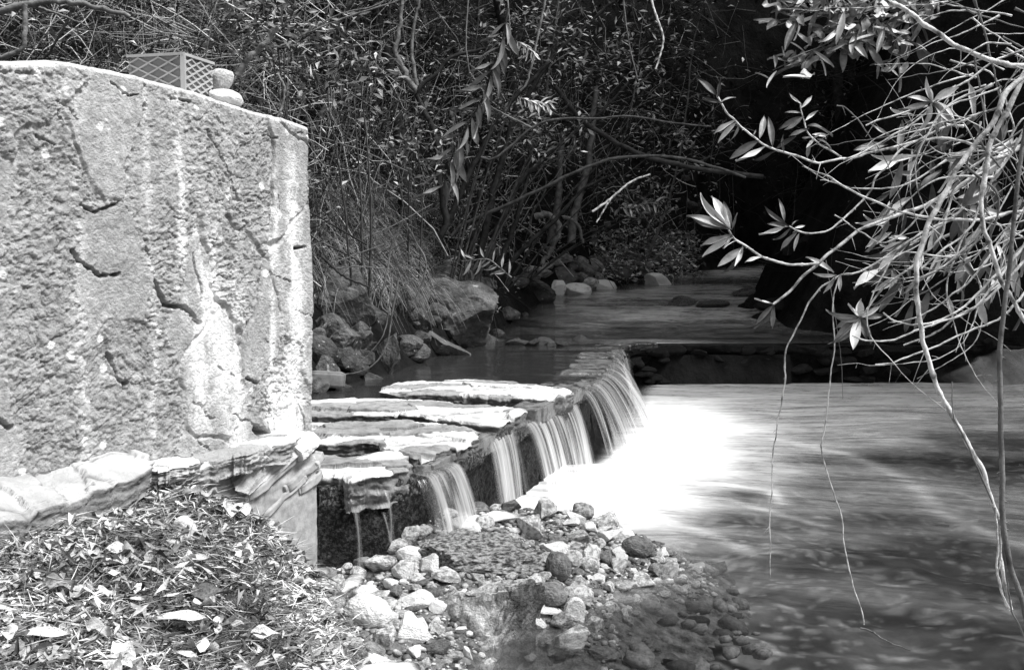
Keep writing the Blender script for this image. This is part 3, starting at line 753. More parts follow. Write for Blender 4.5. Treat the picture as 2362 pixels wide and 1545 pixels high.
# ------------------------------------------------------------------ water
def pool_foam(X, Y):
    pts = [  # photo px, py, foam
        (1300, 1160, 1.2), (1400, 1130, 1.4), (1480, 1060, 1.5), (1560, 1020, 1.4), (1620, 990, 1.1), (1520, 950, 1.0), (1600, 945, .9), (1500, 1150, 1.2), (1420, 1180, 1.2), (1600, 1060, 1.0), (1650, 1090, .85), (1530, 1190, .75), (1500, 1230, .6),
        (1500, 900, .62), (1600, 900, .62), (1800, 905, .6), (2000, 905, .58), (2200, 895, .6), (2362, 900, .45), (1750, 950, .6), (1900, 960, .5), (2050, 960, .46), (2250, 960, .42), (2362, 970, .3),
        (1700, 1020, .6), (1800, 1020, .5), (1900, 1010, .4), (2050, 1000, .45), (2200, 1015, .18), (2350, 1020, .1), (1750, 1080, .5), (1900, 1070, .22), (2050, 1060, .1), (2200, 1070, .03), (2350, 1080, .06),
        (1650, 1120, .65), (1720, 1140, .2), (1790, 1160, .3), (1900, 1120, .22), (2050, 1110, .32), (2150, 1150, .25), (2250, 1200, .25), (2362, 1240, .2), (2200, 1260, .06), (2050, 1200, .14), (1850, 1200, .16),
        (1600, 1200, .35), (1700, 1200, .1), (1650, 1260, .28), (1620, 1320, .2), (1750, 1290, .14), (1900, 1290, .06), (2050, 1300, .03), (2300, 1330, .0), (1700, 1400, .12), (1550, 1450, .12), (1400, 1500, .1), (1850, 1450, .02), (2100, 1450, .0), (2300, 1500, 0), (1500, 1540, .06), (1800, 1540, .0)]
    P = np.array([onz(a, b, 0.0)[:2] for a, b, _ in pts]); f = np.array([c for *_, c in pts])
    # measure closeness in units that shrink with distance, as the spots were taken
    o = np.zeros(X.shape); w = np.zeros(X.shape)
    for (a, b), c in zip(P, f):
        k = 1 / (((X - a) / (0.07 * b)) ** 2 + ((Y - b) / (0.035 * b * b / 3)) ** 2 + .15) ** 1.6
        o += k * c; w += k
    return o / w
xs = np.linspace(-1.0, 7.0, 330); ys = 2.3 + 10.1 * np.linspace(0, 1, 420) ** 1.3
X, Y = np.meshgrid(xs, ys)
foam = pool_foam(X, Y)
fx = X - .25 * (Y - 6); fy = Y + .35 * np.maximum(0, X - .8) ** 1.1 * sstep(9.5, 5.5, Y) + .12 * fbm(p3(X * .9, Y * .9, X * 0), 3, 140).reshape(X.shape)
flow = np.stack([fx, fy, 0 * X], -1).reshape(-1, 3)
wave = .012 * fbm(p3(fx * 1.2, fy * 3.5, X * 0), 3, 141).reshape(X.shape)
# ridges of fine bubbles drawn out by the current
def ridge(pts, w, amt):
    pts = np.array([onz(a, b, 0)[:2] for a, b in pts]); best = np.full(X.shape, 9.0)
    for a, b in zip(pts[:-1], pts[1:]):
        ab = b - a; t = np.clip(((X - a[0]) * ab[0] + (Y - a[1]) * ab[1]) / (ab @ ab), 0, 1)
        best = np.minimum(best, np.hypot((X - a[0] - t * ab[0]), (Y - a[1] - t * ab[1])))
    return amt * np.exp(-(best / w) ** 2)
foam = foam * np.where((Y > 7.3) & (Y < 12.3), sstep(.1, .42, X - CX(np.minimum(Y, 11.95))), 1)
foam = foam + ridge([(1540, 1110), (1660, 1115), (1780, 1130), (1800, 1160)], .05, .3) + ridge([(1560, 1140), (1680, 1150), (1800, 1185), (1900, 1210)], .04, .16) + ridge([(1780, 1010), (1960, 1050), (2080, 1100), (2180, 1190), (2362, 1265)], .07, .12) + ridge([(1510, 1190), (1640, 1230), (1740, 1280)], .05, .15)
zpool = wave * (1 - .5 * (foam > 1)) + .03 * sstep(.9, 1.3, foam)
keep = ~((X < np.interp(Y, CREST[:8, 1], CREST[:8, 0]) - .12) & (Y > 4.46)) 
Vp = np.stack([X, Y, zpool], -1).reshape(-1, 3); Fp = grid_faces(420, 330)
Fp = Fp[keep.ravel()[Fp].all(1)]
tag(obj('pool_water', Vp, Fp, M['pool'], attrs={'foam': np.clip(np.maximum(foam, 0) ** 2.0 * .95, 0, 1).ravel(), 'flow': flow}), 'silky pool water, white with foam below the falls', kind='structure')
# upper stream
xs = np.linspace(-5, 11, 330); ys = 4.9 + 27 * np.linspace(0, 1, 330) ** 1.5
X, Y = np.meshgrid(xs, ys)
n = fbm(p3(X * 1.1, Y * .8, X * 0), 4, 150).reshape(X.shape)
Z = ZW(Y) + .012 * fbm(p3(X * 1.2, Y * 2.2, X * 0), 3, 151).reshape(X.shape) + .03 * sstep(13, 15, Y) * n
f_ = np.interp(Y, [5, 12.0, 13, 14, 15.5, 17, 18.5, 20, 23, 27], [.01, .01, .03, .12, .36, .42, .3, .08, .4, .4])
f_ = f_ * (1 + 1.0 * n) * sstep(-.3, 1.2, X - np.interp(Y, LB[:, 1], LB[:, 0])) + .22 * np.exp(-((X - 1.75) / .5) ** 2 - ((Y - 12.3) / .5) ** 2)
up = (X < CX(Y) - .02) | (Y > 12.32)
Fp = grid_faces(330, 330); Fp = Fp[up.ravel()[Fp].all(1)]
fl = np.stack([Y * .8, X * .6 + .1 * n, 0 * X], -1).reshape(-1, 3)
fl2 = np.stack([X * .7, Y * .55, 0 * X], -1).reshape(-1, 3)
tag(obj('stream_water', np.stack([X, Y, Z], -1).reshape(-1, 3), Fp, M['stream'], attrs={'foam': np.clip(f_, 0, 1).ravel(), 'flow': fl2}), 'dark stream water behind the weir with pale ripples upstream', kind='structure')

def cascade(a0, a1, zend, throw, label, mat, fade=.12, back=.18, zl=.012, nu=60, nv=46, foam_end=1.0, dens=1.0, slope=None):
    """sheet of falling water over the crest between two distances along it"""
    aa = np.linspace(a0, a1, nu); ii = np.interp(aa, arc, np.arange(520))
    q = np.column_stack([np.interp(ii, np.arange(520), CP2[:, k]) for k in (0, 1)]); w = np.column_stack([np.interp(ii, np.arange(520), WO[:, k]) for k in (0, 1)]); throw = np.interp(aa, [0, 3.2, 4.2, 5.2, 6.2, 7.2, 8], [.16, .20, .26, .35, .27, .13, .1]) if throw > .25 else np.full(nu, throw)
    zz = np.interp(aa, arc, zc) + zl
    rows, fo, fl = [], [], []
    jit = fbm(p3(aa * 9, aa * 0, aa * 0), 3, int(a0 * 50))
    for k in range(nv):
        t = k / (nv - 1)
        if t < .25:
            o = -back + (back + .05) * (t / .25); z = zz + .01 * (1 - t / .25)
        else:
            s = (t - .25) / .75
            o = .05 + throw * (s ** .75) * (1 + .25 * jit); z = zz - (zz - zend) * s ** 1.35
        o = np.asarray(o) + .008 * fbm(p3(aa * 30, aa * 0 + t * .6, aa * 0), 2, 5)
        rows.append(np.column_stack([q + w * np.broadcast_to(o, (nu,))[:, None], np.broadcast_to(z, (nu,))]))
        ed = sstep(0, fade, np.linspace(0, 1, nu)) * sstep(0, fade, 1 - np.linspace(0, 1, nu))
        fo.append(ed * dens * np.interp(t, [0, .15, .3, .85, 1], [0, .12, .6, 1.0, foam_end])); fl.append(np.column_stack([aa, np.full(nu, t * 1.5), 0 * aa]))
    Vc = np.concatenate(rows)
    base = Vc.mean(0); base[2] = Vc[:, 2].min()
    o = obj('waterfall', Vc, grid_faces(nv, nu), mat, base=base, attrs={'foam': np.concatenate(fo), 'flow': np.concatenate(fl)})
    return tag(o, label, 'waterfall', 'streams of water spilling over the weir')
def A(px, py, d):      # distance along the crest of the spot nearest a measured place
    p = at(px, py, d)[:2]
    return arc[np.argmin(np.linalg.norm(CP2 - p, axis=1))]
cascade(.40, .84, .2, .11, 'short bright fan of water falling between the first and second slabs onto the cobbles', M['fall'], .2, .1)
cascade(1.36, 1.90, .05, .09, 'narrow white chute of water left of the wider falls beside the dark weir face', M['fall'], .2, .1)
cascade(2.05, 3.34, .0, .15, 'wide white fall pouring off the weir right of the narrow chute', M['fall'], .1, .15)
cascade(3.55, 7.9, .0, .3, 'broad smooth curtain of water around the far curve of the weir', M['fall'], .05, .06, nu=160, dens=.6)
# two trickles down the near face
def trickle(pts, r, label):
    P = smooth_path(pts, 24); nu = 7
    rows, fo, fl = [], [], []
    for k, p in enumerate(P):
        t = k / 23; w = r * (1 - .35 * math.sin(t * 3.1))
        for j in range(nu):
            a = (j / (nu - 1) - .5) * math.pi
            rows.append(p + np.array([math.sin(a) * w, -math.cos(a) * w * .22, 0])); fo.append(math.cos(a) * .75 * min(1, t * 5 + .1) if abs(a) < 1.5 else 0); fl.append((j / nu * .12 + r, t, 0))
    V = np.array(rows); b = P[-1]
    return tag(obj('waterfall', V, grid_faces(24, nu), M['fall'], base=b, attrs={'foam': np.array(fo), 'flow': np.array(fl)}), label, 'waterfall', 'streams of water spilling over the weir')
trickle([at(818, 1166, 4.40), at(822, 1185, 4.39), at(828, 1235, 4.385), at(832, 1315, 4.38)], .016, 'thin trickle running down the mossy weir face nearest the wall')
trickle([at(888, 1130, 4.47), at(896, 1150, 4.455), at(902, 1190, 4.45), at(904, 1250, 4.445)], .013, 'thin trickle down the weir face beside the bright fan of water')
trickle([at(884, 1180, 4.45), at(890, 1200, 4.445), at(902, 1248, 4.44)], .010, 'short slanting dribble joining the second trickle on the weir face')
# mist at the far right where another fall comes in
xs_ = np.linspace(0, 1, 60); vs_ = np.linspace(0, 1, 40)
UU, VV = np.meshgrid(xs_, vs_)
pA, pB = at(2180, 885, 11.7), at(2420, 880, 11.4)
hx_ = np.interp(UU, [0, .2, .5, 1], [0.03, .14, .3, .42])
Vm = np.stack([pA[0] + (pB[0] - pA[0]) * UU, 12.1 - .9 * VV ** 1.2 + 0 * UU, hx_ * (1 - VV ** 2) * (1 + .25 * fbm(p3(UU * 4, VV * 3, UU * 0), 3, 44).reshape(UU.shape)) + .02], -1).reshape(-1, 3)
fo = (sstep(0, .35, UU) * sstep(0, .2, VV) * (1 - .3 * sstep(.8, 1, VV)) * .55).ravel()
tag(obj('waterfall', Vm, grid_faces(40, 60), M['veil'], base=Vm.min(0), attrs={'foam': fo * 1.3, 'flow': np.stack([UU * .7, VV, 0 * UU], -1).reshape(-1, 3)}), 'misty grey rush of water entering the pool at the far right', 'waterfall', 'streams of water spilling over the weir')
# shallow foam at the foot of the near falls
def foam_patch(pts, z, label, d):
    c = np.array([onz(px, py, z)[:2] for px, py in pts]); out = smooth_path(np.vstack([c, c[:1]]), 61)[:-1]; m = out.mean(0)
    rows, fo = [], []
    for r in np.linspace(0, 1, 12):
        q = m + (out - m) * r
        rows.append(np.column_stack([q, z + .015 * (1 - r) + .01 * fbm(p3(q[:, 0] * 14, q[:, 1] * 14, q[:, 0] * 0), 3, 9)])); fo.append(np.full(60, 1 - sstep(.6, 1, r)) * d)
    V = np.concatenate(rows)
    return tag(obj('foam', V, grid_faces(12, 60, wrap=True)[:, ::-1], M['pool'], attrs={'foam': np.concatenate(fo), 'flow': V * 1.0}), label, kind='structure')
foam_patch([(940, 1205), (1060, 1190), (1170, 1178), (1210, 1195), (1120, 1205), (1010, 1212)], .2, 'white foam lying along the foot of the near falls', .95)
foam_patch([(760, 1385), (800, 1330), (850, 1320), (830, 1350), (790, 1375)], .12, 'grey runoff curving round the foot of the trickle', .5)
foam_patch([(820, 1535), (900, 1520), (960, 1530), (960, 1560), (830, 1570)], .2, 'small pale puddle among the nearest cobbles', .85)

# ------------------------------------------------------------------ rocks of the gravel bar
# photo px, py, width, height, material, label
BAR = [(848, 1419, 93, 80, 'rock_white', 'largest white angular rock at the front left of the gravel bar'),
 (956, 1459, 100, 70, 'rock_white', 'broad blocky pale rock left of the rough concrete block'),
 (886, 1474, 52, 60, 'rock', 'upright grey rock wedged against the broad blocky pale rock'),
 (768, 1405, 64, 54, 'rock', 'smooth pale rock at the foot of the leaf heap'),
 (988, 1307, 66, 48, 'rock_white', 'smooth oval white cobble beside the pebbly concrete lump'),
 (948, 1286, 62, 36, 'rock_white', 'long white cobble touching the smooth oval one'),
 (958, 1394, 74, 44, 'rock_white', 'slanting white wedge of rock above the broad blocky rock'),
 (878, 1300, 64, 46, 'rock', 'grey cobble below the short slanting dribble'),
 (933, 1322, 64, 44, 'rock', 'dull cobble under the long white cobble'),
 (950, 1241, 58, 46, 'rock', 'cobble left of the pebbly concrete lump'),
 (905, 1262, 60, 36, 'rock', 'flat cobble at the weir foot by the second trickle'),
 (930, 1212, 44, 26, 'rock_white', 'small white cobble at the foot of the bright fan of water'),
 (979, 1229, 38, 28, 'rock', 'small rounded cobble above the pebbly concrete lump'),
 (977, 1186, 64, 40, 'rock_dark', 'wet rock with the bright fan of water breaking on it'),
 (1284, 1275, 46, 72, 'rock_white', 'elongated white cobble standing on end in the middle of the pile'),
 (1288, 1316, 52, 66, 'rock_dark', 'grey slab-sided rock just below the elongated white cobble'),
 (1322, 1296, 36, 34, 'rock', 'round grey cobble right of the slab-sided rock'),
 (1362, 1279, 44, 54, 'rock', 'upright grey cobble in the middle of the pile'),
 (1331, 1262, 40, 28, 'rock', 'pale cobble above the upright grey one'),
 (1407, 1241, 62, 34, 'rock_white', 'flat bright white cobble near the top of the pile'),
 (1473, 1265, 66, 50, 'rock_dark', 'square dark grey block at the right of the pile'),
 (1405, 1203, 52, 48, 'rock', 'speckled angular rock at the top right of the pile'),
 (1363, 1218, 46, 34, 'rock_white', 'white cobble facing the foam near the top of the pile'),
 (1318, 1207, 42, 26, 'rock_white', 'small bright cobble lying in a dark gap of the pile'),
 (1259, 1180, 58, 58, 'rock', 'grey rock topping the pile beside the wide white fall'),
 (1346, 1182, 46, 42, 'rock', 'speckled cobble on the foam edge at the top of the pile'),
 (1223, 1222, 52, 66, 'rock', 'tall speckled rock leaning on the pebbly concrete lump'),
 (1521, 1296, 36, 28, 'rock', 'small cobble right of the square dark grey block'),
 (1517, 1322, 38, 36, 'rock_dark', 'grey cobble at the water edge below the square dark block'),
 (1479, 1347, 62, 44, 'rock', 'long mottled cobble half in the shallow water'),
 (1274, 1377, 64, 56, 'rock_dark', 'dark tilted rock right of the concrete block top'),
 (1327, 1411, 66, 60, 'rock_white', 'large white rock at the front right of the pile'),
 (1297, 1438, 48, 44, 'rock', 'rounded grey rock under the large white one'),
 (1310, 1487, 92, 66, 'rock', 'grey tilted slab with a white edge at the water'),
 (1229, 1436, 56, 54, 'rock_white', 'white cobble against the dark side of the concrete block'),
 (1265, 1409, 62, 14, 'rock_white', 'thin white sliver of stone lying on the gravel'),
 (1428, 1313, 40, 40, 'rock', 'mottled cobble left of the long mottled one'),
 (1369, 1442, 44, 34, 'rock', 'cobble at the pool edge right of the rounded grey rock'),
 (1604, 1309, 52, 16, 'rock_white', 'flat white stone on the far tip of the gravel bar'),
 (954, 1504, 44, 32, 'rock_white', 'small white cobble in front of the broad blocky rock'),
 (1007, 1500, 62, 34, 'rock_dark', 'smooth grey cobble slanting in front of the concrete block'),
 (1047, 1518, 48, 30, 'rock', 'mottled cobble at the bottom edge by the concrete block'),
 (1079, 1508, 34, 28, 'rock_white', 'little white cobble touching the concrete block foot'),
 (1064, 1457, 28, 20, 'rock_white', 'white pebble on the concrete block slope'),
 (1394, 1512, 62, 30, 'rock_dark', 'dark flat rock awash near the bottom edge'),
 (1610, 1434, 50, 26, 'dark_stone', 'black oval rock just under the pool water'),
 (1178, 1173, 42, 28, 'rock_dark', 'wet dark rock at the foot of the narrow white chute'),
 (812, 1487, 44, 36, 'rock', 'cobble below the largest white angular rock'),
 (797, 1444, 38, 36, 'rock_dark', 'grey cobble between the leaf heap and the white angular rock'),
 (1204, 1372, 24, 24, 'rock_white', 'little round white pebble above the concrete block corner'),
 (846, 1372, 60, 40, 'rock_white', 'pale chalky rock beside the runoff from the trickle'),
 (1396, 1290, 40, 40, 'rock_dark', 'grey cobble left of the square dark block'),
 (1330, 1240, 50, 34, 'rock', 'cobble between the two white stones of the pile'),
 (1440, 1355, 50, 34, 'rock', 'speckled stone in the wet gravel at the pool edge')]
placed = []
for k, (px, py, w, h, mt, lab) in enumerate(BAR):
    p = drop(px, py + h * .28)
    sc = p[1] / F
    a, b = w * sc * .62, h * sc * .62
    hz = b * random.uniform(.82, 1.0); dp = max(min(a, b) * 1.0, a * .6)
    tilt_ = {14: .5, 6: .35, 33: .45, 30: -.5, 40: .4, 15: .2}.get(k, random.uniform(-.18, .18))
    o = big_rock('rock', 300 + k, M[mt], (p[0], p[1] + dp * .3, p[2] + hz * .62), (a, dp, hz), (random.uniform(-.15, .15), -tilt_, random.uniform(-.3, .3)), 4, cuts=15 if k % 5 else 6, ang=.5 if k % 5 else .8, rough=.14, nscale=2.0, round_=(k % 5 == 0))
    tag(o, lab, 'rock'); placed.append((p[0], p[1], max(a, dp)))
# the countless-looking smaller cobbles still lie one by one
cob = 0; tries = 0
while cob < 250 and tries < 12000:
    tries += 1
    px, py = random.uniform(740, 1620), random.uniform(1165, 1545)
    if px > 1250 and py > 1310 + (1620 - px) * .55 + 40: continue
    if 1010 < px < 1260 and (1340 < py or 1195 < py < 1330) and random.random() < .8: continue
    p = drop(px, py)
    if px > 1440 and py < 1235 + (px - 1440) * .45: continue
    if p[0] < HEAPX(p[1]) + .04 or p[2] < -.06 or p[0] < CX(p[1]) - .02 and p[1] > 4.46: continue
    r = random.choice([.018, .024, .03, .036, .044]) * random.uniform(.8, 1.25)
    if any((p[0] - a) ** 2 + (p[1] - b) ** 2 < (.62 * c + r * .72) ** 2 for a, b, c in placed): continue
    mt = random.choice(['rock', 'rock', 'rock_white', 'rock_dark'])
    where = 'on the far tip of the gravel bar' if px > 1470 else 'in the pile right of the concrete lump' if px > 1235 else 'at the foot of the weir' if py < 1290 else 'left of the concrete block' if px < 1035 else 'around the concrete block'
    o = rock_obj('cobble', ROCKM[cob % 15], M[mt], (p[0], p[1], p[2] + r * .3), (r * random.uniform(.9, 1.4), r, r * random.uniform(.55, .85)))
    tag(o, 'small %s cobble %s' % ({'rock': 'mottled', 'rock_white': 'white', 'rock_dark': 'dark grey'}[mt], where), 'cobble', 'small %s cobbles %s' % ({'rock': 'mottled', 'rock_white': 'white', 'rock_dark': 'dark grey'}[mt], where)); placed.append((p[0], p[1], r)); cob += 1
def scatter_pebbles(n, test, r0, r1, fn, tones, xr, yr):
    Vb, Fb = ICO[1]
    Vs, Fs, ts = [], [], []
    c = 0
    while c < n:
        x = RNG.uniform(*xr, 4000); y = RNG.uniform(*yr, 4000)
        ok = test(x, y); x, y = x[ok], y[ok]; z = fn(x, y)
        for a, b, d in zip(x, y, z):
            r = r0 + (r1 - r0) * RNG.random() ** 2.5
            R = np.array(Euler((RNG.uniform(-.4, .4), RNG.uniform(-.4, .4), RNG.uniform(0, 6.3))).to_matrix())
            Vq = (Vb * (1 + RNG.uniform(-.16, .16, (len(Vb), 1))) * np.array([r * 1.3, r, r * .6])) @ R.T + np.array([a, b, d + r * .2])
            Vs.append(Vq); Fs.append(Fb + c * len(Vb)); ts.append(np.full(len(Vb), tones[0] + (tones[1] - tones[0]) * RNG.random() ** 1.5)); c += 1
            if c >= n: break
    return np.concatenate(Vs), np.concatenate(Fs), np.concatenate(ts)
Vq, Fq, tq = scatter_pebbles(6500, lambda x, y: (x > HEAPX(y)) & (near(x, y) > -.06 + .10 * fbm(p3(x * 6, y * 6, x * 0), 3, 96)) & ((x > CX(y)) | (y < 4.46)), .004, .019, near, (.05, .8), (-.8, 1.2), (3.0, 5.8))
tag(obj('pebbles', Vq, Fq, M['pebble'], attrs={'tone': tq}), 'fine pebbles and grit filling the gravel bar', kind='stuff')
Vq, Fq, tq = scatter_pebbles(260, lambda x, y: (x > .0) & (x < .52 * y) & (near(np.clip(x, -2, 1.9), np.clip(y, 1.9, 6)) < -.05), .012, .055, lambda x, y: np.maximum(bed(x, y), np.where((x < 1.9) & (y < 6.2), near(x, y), -1)), (.08, .4), (0, 1.05), (2.9, 6.0))
tag(obj('bed_pebbles', Vq, Fq, M['pebble'], attrs={'tone': tq}), 'rounded stones lying on the pool bed under the water', kind='stuff')

# pebbly concrete lump and the broken block in front of it
Vl, Fl = rock_shape(901, 6, 7, .7, .13, 2.2)
Vl = Vl * (1 + .09 * fbm(Vl * 7, 4, 903, .6) + .07 * np.maximum(0, fbm(Vl * 20, 3, 902)))[:, None]
p = drop(1095, 1300)
lump = rock_obj('concrete_lump', mk_mesh('concrete_lump', Vl, Fl), M['concrete_top'], (p[0] + .02, p[1] + .14, p[2] - .02), (.31, .27, .115), (.0, .06, .3))
tag(lump, 'low rough lump of pebbly concrete in the middle of the gravel bar', 'concrete lump')
c0 = at(1168, 1368, 3.86)
bm = bmesh.new(); bmesh.ops.create_cube(bm, size=1.0)
for q in bm.verts: q.co = Vector((q.co.x * .34, q.co.y * .42, q.co.z * .66))
bmesh.ops.bevel(bm, geom=bm.edges[:], offset=.014, segments=2, affect='EDGES')
bmesh.ops.triangulate(bm, faces=bm.faces[:])
for _ in range(5): bmesh.ops.subdivide_edges(bm, edges=[e_ for e_ in bm.edges if e_.calc_length() > .018], cuts=1); bmesh.ops.triangulate(bm, faces=bm.faces[:])
Vb = np.array([q.co[:] for q in bm.verts]); Fb = np.array([[q.index for q in f.verts] for f in bm.faces]); bm.free()
Vb[:, 2] += np.where(Vb[:, 2] > 0, .05 * (Vb[:, 0] / .15) - .02 * (Vb[:, 1] / .21), 0)
Vb[:, 1] += np.where(Vb[:, 1] < 0, (Vb[:, 2] + .1) * .35, 0)
Vb = Vb + .03 * np.stack([fbm(Vb * 9 + 5 * k, 5, 33 + k, .62) for k in range(3)], 1) + .010 * np.stack([fbm(Vb * 34 + 5 * k, 3, 36 + k, .62) for k in range(3)], 1)
R = np.array(Euler((0, .0, math.radians(-34))).to_matrix())
corner = np.array([.17, -.21 + .43 * .35, .40])
Vb = Vb @ R.T; Vb = Vb - (R @ corner) + c0 + np.array([0, 0, .02])
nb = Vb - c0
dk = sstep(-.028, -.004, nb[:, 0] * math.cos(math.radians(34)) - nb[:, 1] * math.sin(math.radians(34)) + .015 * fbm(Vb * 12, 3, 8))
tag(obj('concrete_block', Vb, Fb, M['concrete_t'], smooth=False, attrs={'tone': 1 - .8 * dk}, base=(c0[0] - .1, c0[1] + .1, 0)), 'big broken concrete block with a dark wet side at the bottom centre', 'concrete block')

# ------------------------------------------------------------------ leaf heap
def heap_pts(n, xr=(-2.0, -.25), yr=(1.9, 4.3)):
    out = np.zeros((0, 2))
    while len(out) < n:
        x = RNG.uniform(*xr, n * 2); y = yr[0] + (yr[1] - yr[0]) * RNG.random(n * 2)
        wl = (np.column_stack([x, y]) - P1) @ WN
        ok = (x < HEAPX(y) + .05 * RNG.normal(size=len(x))) & (wl > .09) & (x > -.56 * y)
        out = np.vstack([out, np.column_stack([x, y])[ok]])
    return out[:n]
def litter(n, L, W, tones, lift, tilt_, name, label, mat, fold=.3, curl=.3, flowdir=.5):
    q = heap_pts(n); z = near(q[:, 0], q[:, 1])
    C = np.column_stack([q, z + RNG.uniform(*lift, n)])
    a = RNG.normal(.35, 1.1, n) + np.where(RNG.random(n) < flowdir, 0, RNG.uniform(0, 6.28, n))
    Dr = np.column_stack([np.cos(a), np.sin(a), RNG.normal(-.1, tilt_, n)])
    Nn = np.column_stack([RNG.normal(.1, tilt_, n), RNG.normal(-.25, tilt_, n), np.ones(n)])
    Vl, Fl = leaves(C, Dr, Nn, RNG.uniform(*L, n), RNG.uniform(*W, n), fold, curl)
    cl_ = fbm(p3(q[:, 0] * 4.5, q[:, 1] * 4.5, q[:, 0] * 0), 3, 333)
    t = (tones[0] + (tones[1] - tones[0]) * RNG.random(n) ** 2.0) * np.clip(1.0 + 1.0 * cl_, .45, 1.6)
    t = np.where((fbm(p3(q[:, 0] * 3.5, q[:, 1] * 5, q[:, 0] * 0 + 4), 3, 334) < -.26) & (RNG.random(n) < .5), .07, t)
    return tag(obj(name, Vl, Fl, mat, smooth=False, attrs={'tone': np.repeat(t, 5)}), label, kind='stuff')
litter(36000, (.006, .026), (.002, .009), (.03, .8), (-.004, .012), .5, 'leaf_litter', 'shredded dry leaves matted over the earth heap', M['litter'])
litter(3000, (.025, .075), (.006, .02), (.06, 1.0), (.002, .024), .4, 'leaf_litter', 'narrow dry leaves strewn over the earth heap', M['litter'], .5, .7)
litter(7500, (.03, .13), (.0012, .0032), (.15, .95), (.002, .03), .3, 'straw_litter', 'straws and stalks strewn over the earth heap', M['litter'], .1, .15)
# larger fallen leaves, one by one
def lance(L=1.0, W=.22, nu=11, nv_=5, fold=.10, arch=.12, tip=1.0, wav=0.0, seed=0, peak=.45, twist=0.0, side=0.0):
    r = np.random.default_rng(seed)
    u = np.linspace(0, 1, nu)[:, None]; v_ = np.linspace(-1, 1, nv_)[None]
    w = W * .5 * (np.sin(np.pi * u ** (math.log(.5) / math.log(peak))) ** .85) + .012 * W
    x = u * L + 0 * v_; y = w * v_
    z = -arch * L * u ** 2 + fold * W * np.abs(v_) + wav * W * np.sin(u * 9 + r.uniform(0, 6)) * v_ + .06 * W * (np.abs(v_) < .1) 
    ta = twist * u; y, z = y * np.cos(ta) - z * np.sin(ta) + side * L * u ** 2, y * np.sin(ta) + z * np.cos(ta)
    return np.stack([x, y, z + 0 * x], -1).reshape(-1, 3), grid_faces(nu, nv_)
BIGL = [mk_mesh('fallen_leaf', *lance(1, w, 9, 5, f, ar, wav=wv, seed=k, peak=.5)) for k, (w, f, ar, wv) in enumerate([(.42, .3, .2, .2), (.55, .2, .1, .35), (.3, .4, .35, .1), (.62, .15, -.2, .3), (.5, .45, .15, .3)])]
def leaf_at(name, mesh, mat, loc, d, up, L, Wf=1.0):
    d = Vector(d).normalized(); s = Vector(up).cross(d).normalized(); u = d.cross(s)
    o = bpy.data.objects.new(name, mesh); col.objects.link(o)
    if len(mesh.materials) == 0: mesh.materials.append(None)
    o.material_slots[0].link = 'OBJECT'; o.material_slots[0].material = mat
    Rm = Matrix((d, s, u)).transposed().to_4x4()
    o.matrix_world = Matrix.Translation(Vector(loc)) @ Rm @ Matrix.Diagonal((L, L * Wf, L, 1))
    return o
q = heap_pts(220)
for k, (x, y) in enumerate(q):
    z = float(near(x, y)); a = random.gauss(.35, 1.4)
    o = leaf_at('fallen_leaf', BIGL[k % 5], M['bigleaf'], (x, y, z + random.uniform(.008, .024)), (math.cos(a), math.sin(a), random.uniform(-.35, .25)), (random.uniform(-.5, .5), random.uniform(-.8, .3), 1), random.uniform(.035, .085))
    tag(o, 'curled dry leaf lying on the leaf litter heap below the wall', 'leaf', 'larger dry leaves on the heap')
for px, py, w, lab in ((410, 1450, 110, 'longest bright folded leaf near the bottom of the heap'), (90, 1490, 110, 'long white strip of dry leaf at the lower left corner'), (265, 1285, 72, 'broad pale leaf lying flat near the middle of the heap'), (600, 1480, 80, 'pale leaf with an upturned edge at the lower right of the heap'), (470, 1395, 100, 'large dark curled leaf casting a hollow in the heap'), (260, 1230, 50, 'white folded leaf on the upper left of the heap')):
    p = drop(px - w * .4, py); L = w * p[1] / F
    o = leaf_at('fallen_leaf', BIGL[2 if w > 100 else 0], M['stem_mid'] if 'dark' in lab else M['rock_white'], (p[0], p[1], p[2] + .02), (1, .15, .05 if w < 100 else .2), (-.1, -.5, 1), L)
    tag(o, lab, 'leaf')
q = heap_pts(60)
for k, (x, y) in enumerate(q):
    z = float(near(x, y)); a = random.gauss(.5, .9); L = random.uniform(.06, .22)
    d = np.array([math.cos(a), math.sin(a), random.uniform(-.3, .15)]) * L
    b = np.array([x, y, z + .012])
    Vt, Ft, _ = one_tube([b - d / 2, b + np.array([0, 0, random.uniform(0, .015)]), b + d / 2], random.uniform(.0018, .004), .0012, 8, 5)
    tag(obj('stick', Vt, Ft, M['stick'], base=b), 'thin dry stick lying on the leaf litter heap', 'stick', 'dry sticks on the heap')
for px, py, w, h, mt, lab in ((425, 1232, 72, 62, 'rock_white', 'large white stone near the top of the leaf heap'), (398, 1258, 40, 22, 'rock_white', 'smaller white stone left of the large one on the heap'), (48, 1312, 44, 30, 'rock', 'pale stone on the left edge of the leaf heap'), (628, 1312, 36, 30, 'rock_white', 'little white stone on the right shoulder of the heap'), (748, 1500, 24, 24, 'rock_white', 'white pebble low on the right foot of the heap')):
    p = drop(px, py); sc = p[1] / F
    tag(big_rock('stone', int(px), M[mt], (p[0], p[1], p[2] + h * sc * .3), (w * sc * .5, w * sc * .4, h * sc * .42), (-.3, .2, .2), 3), lab, 'stone')

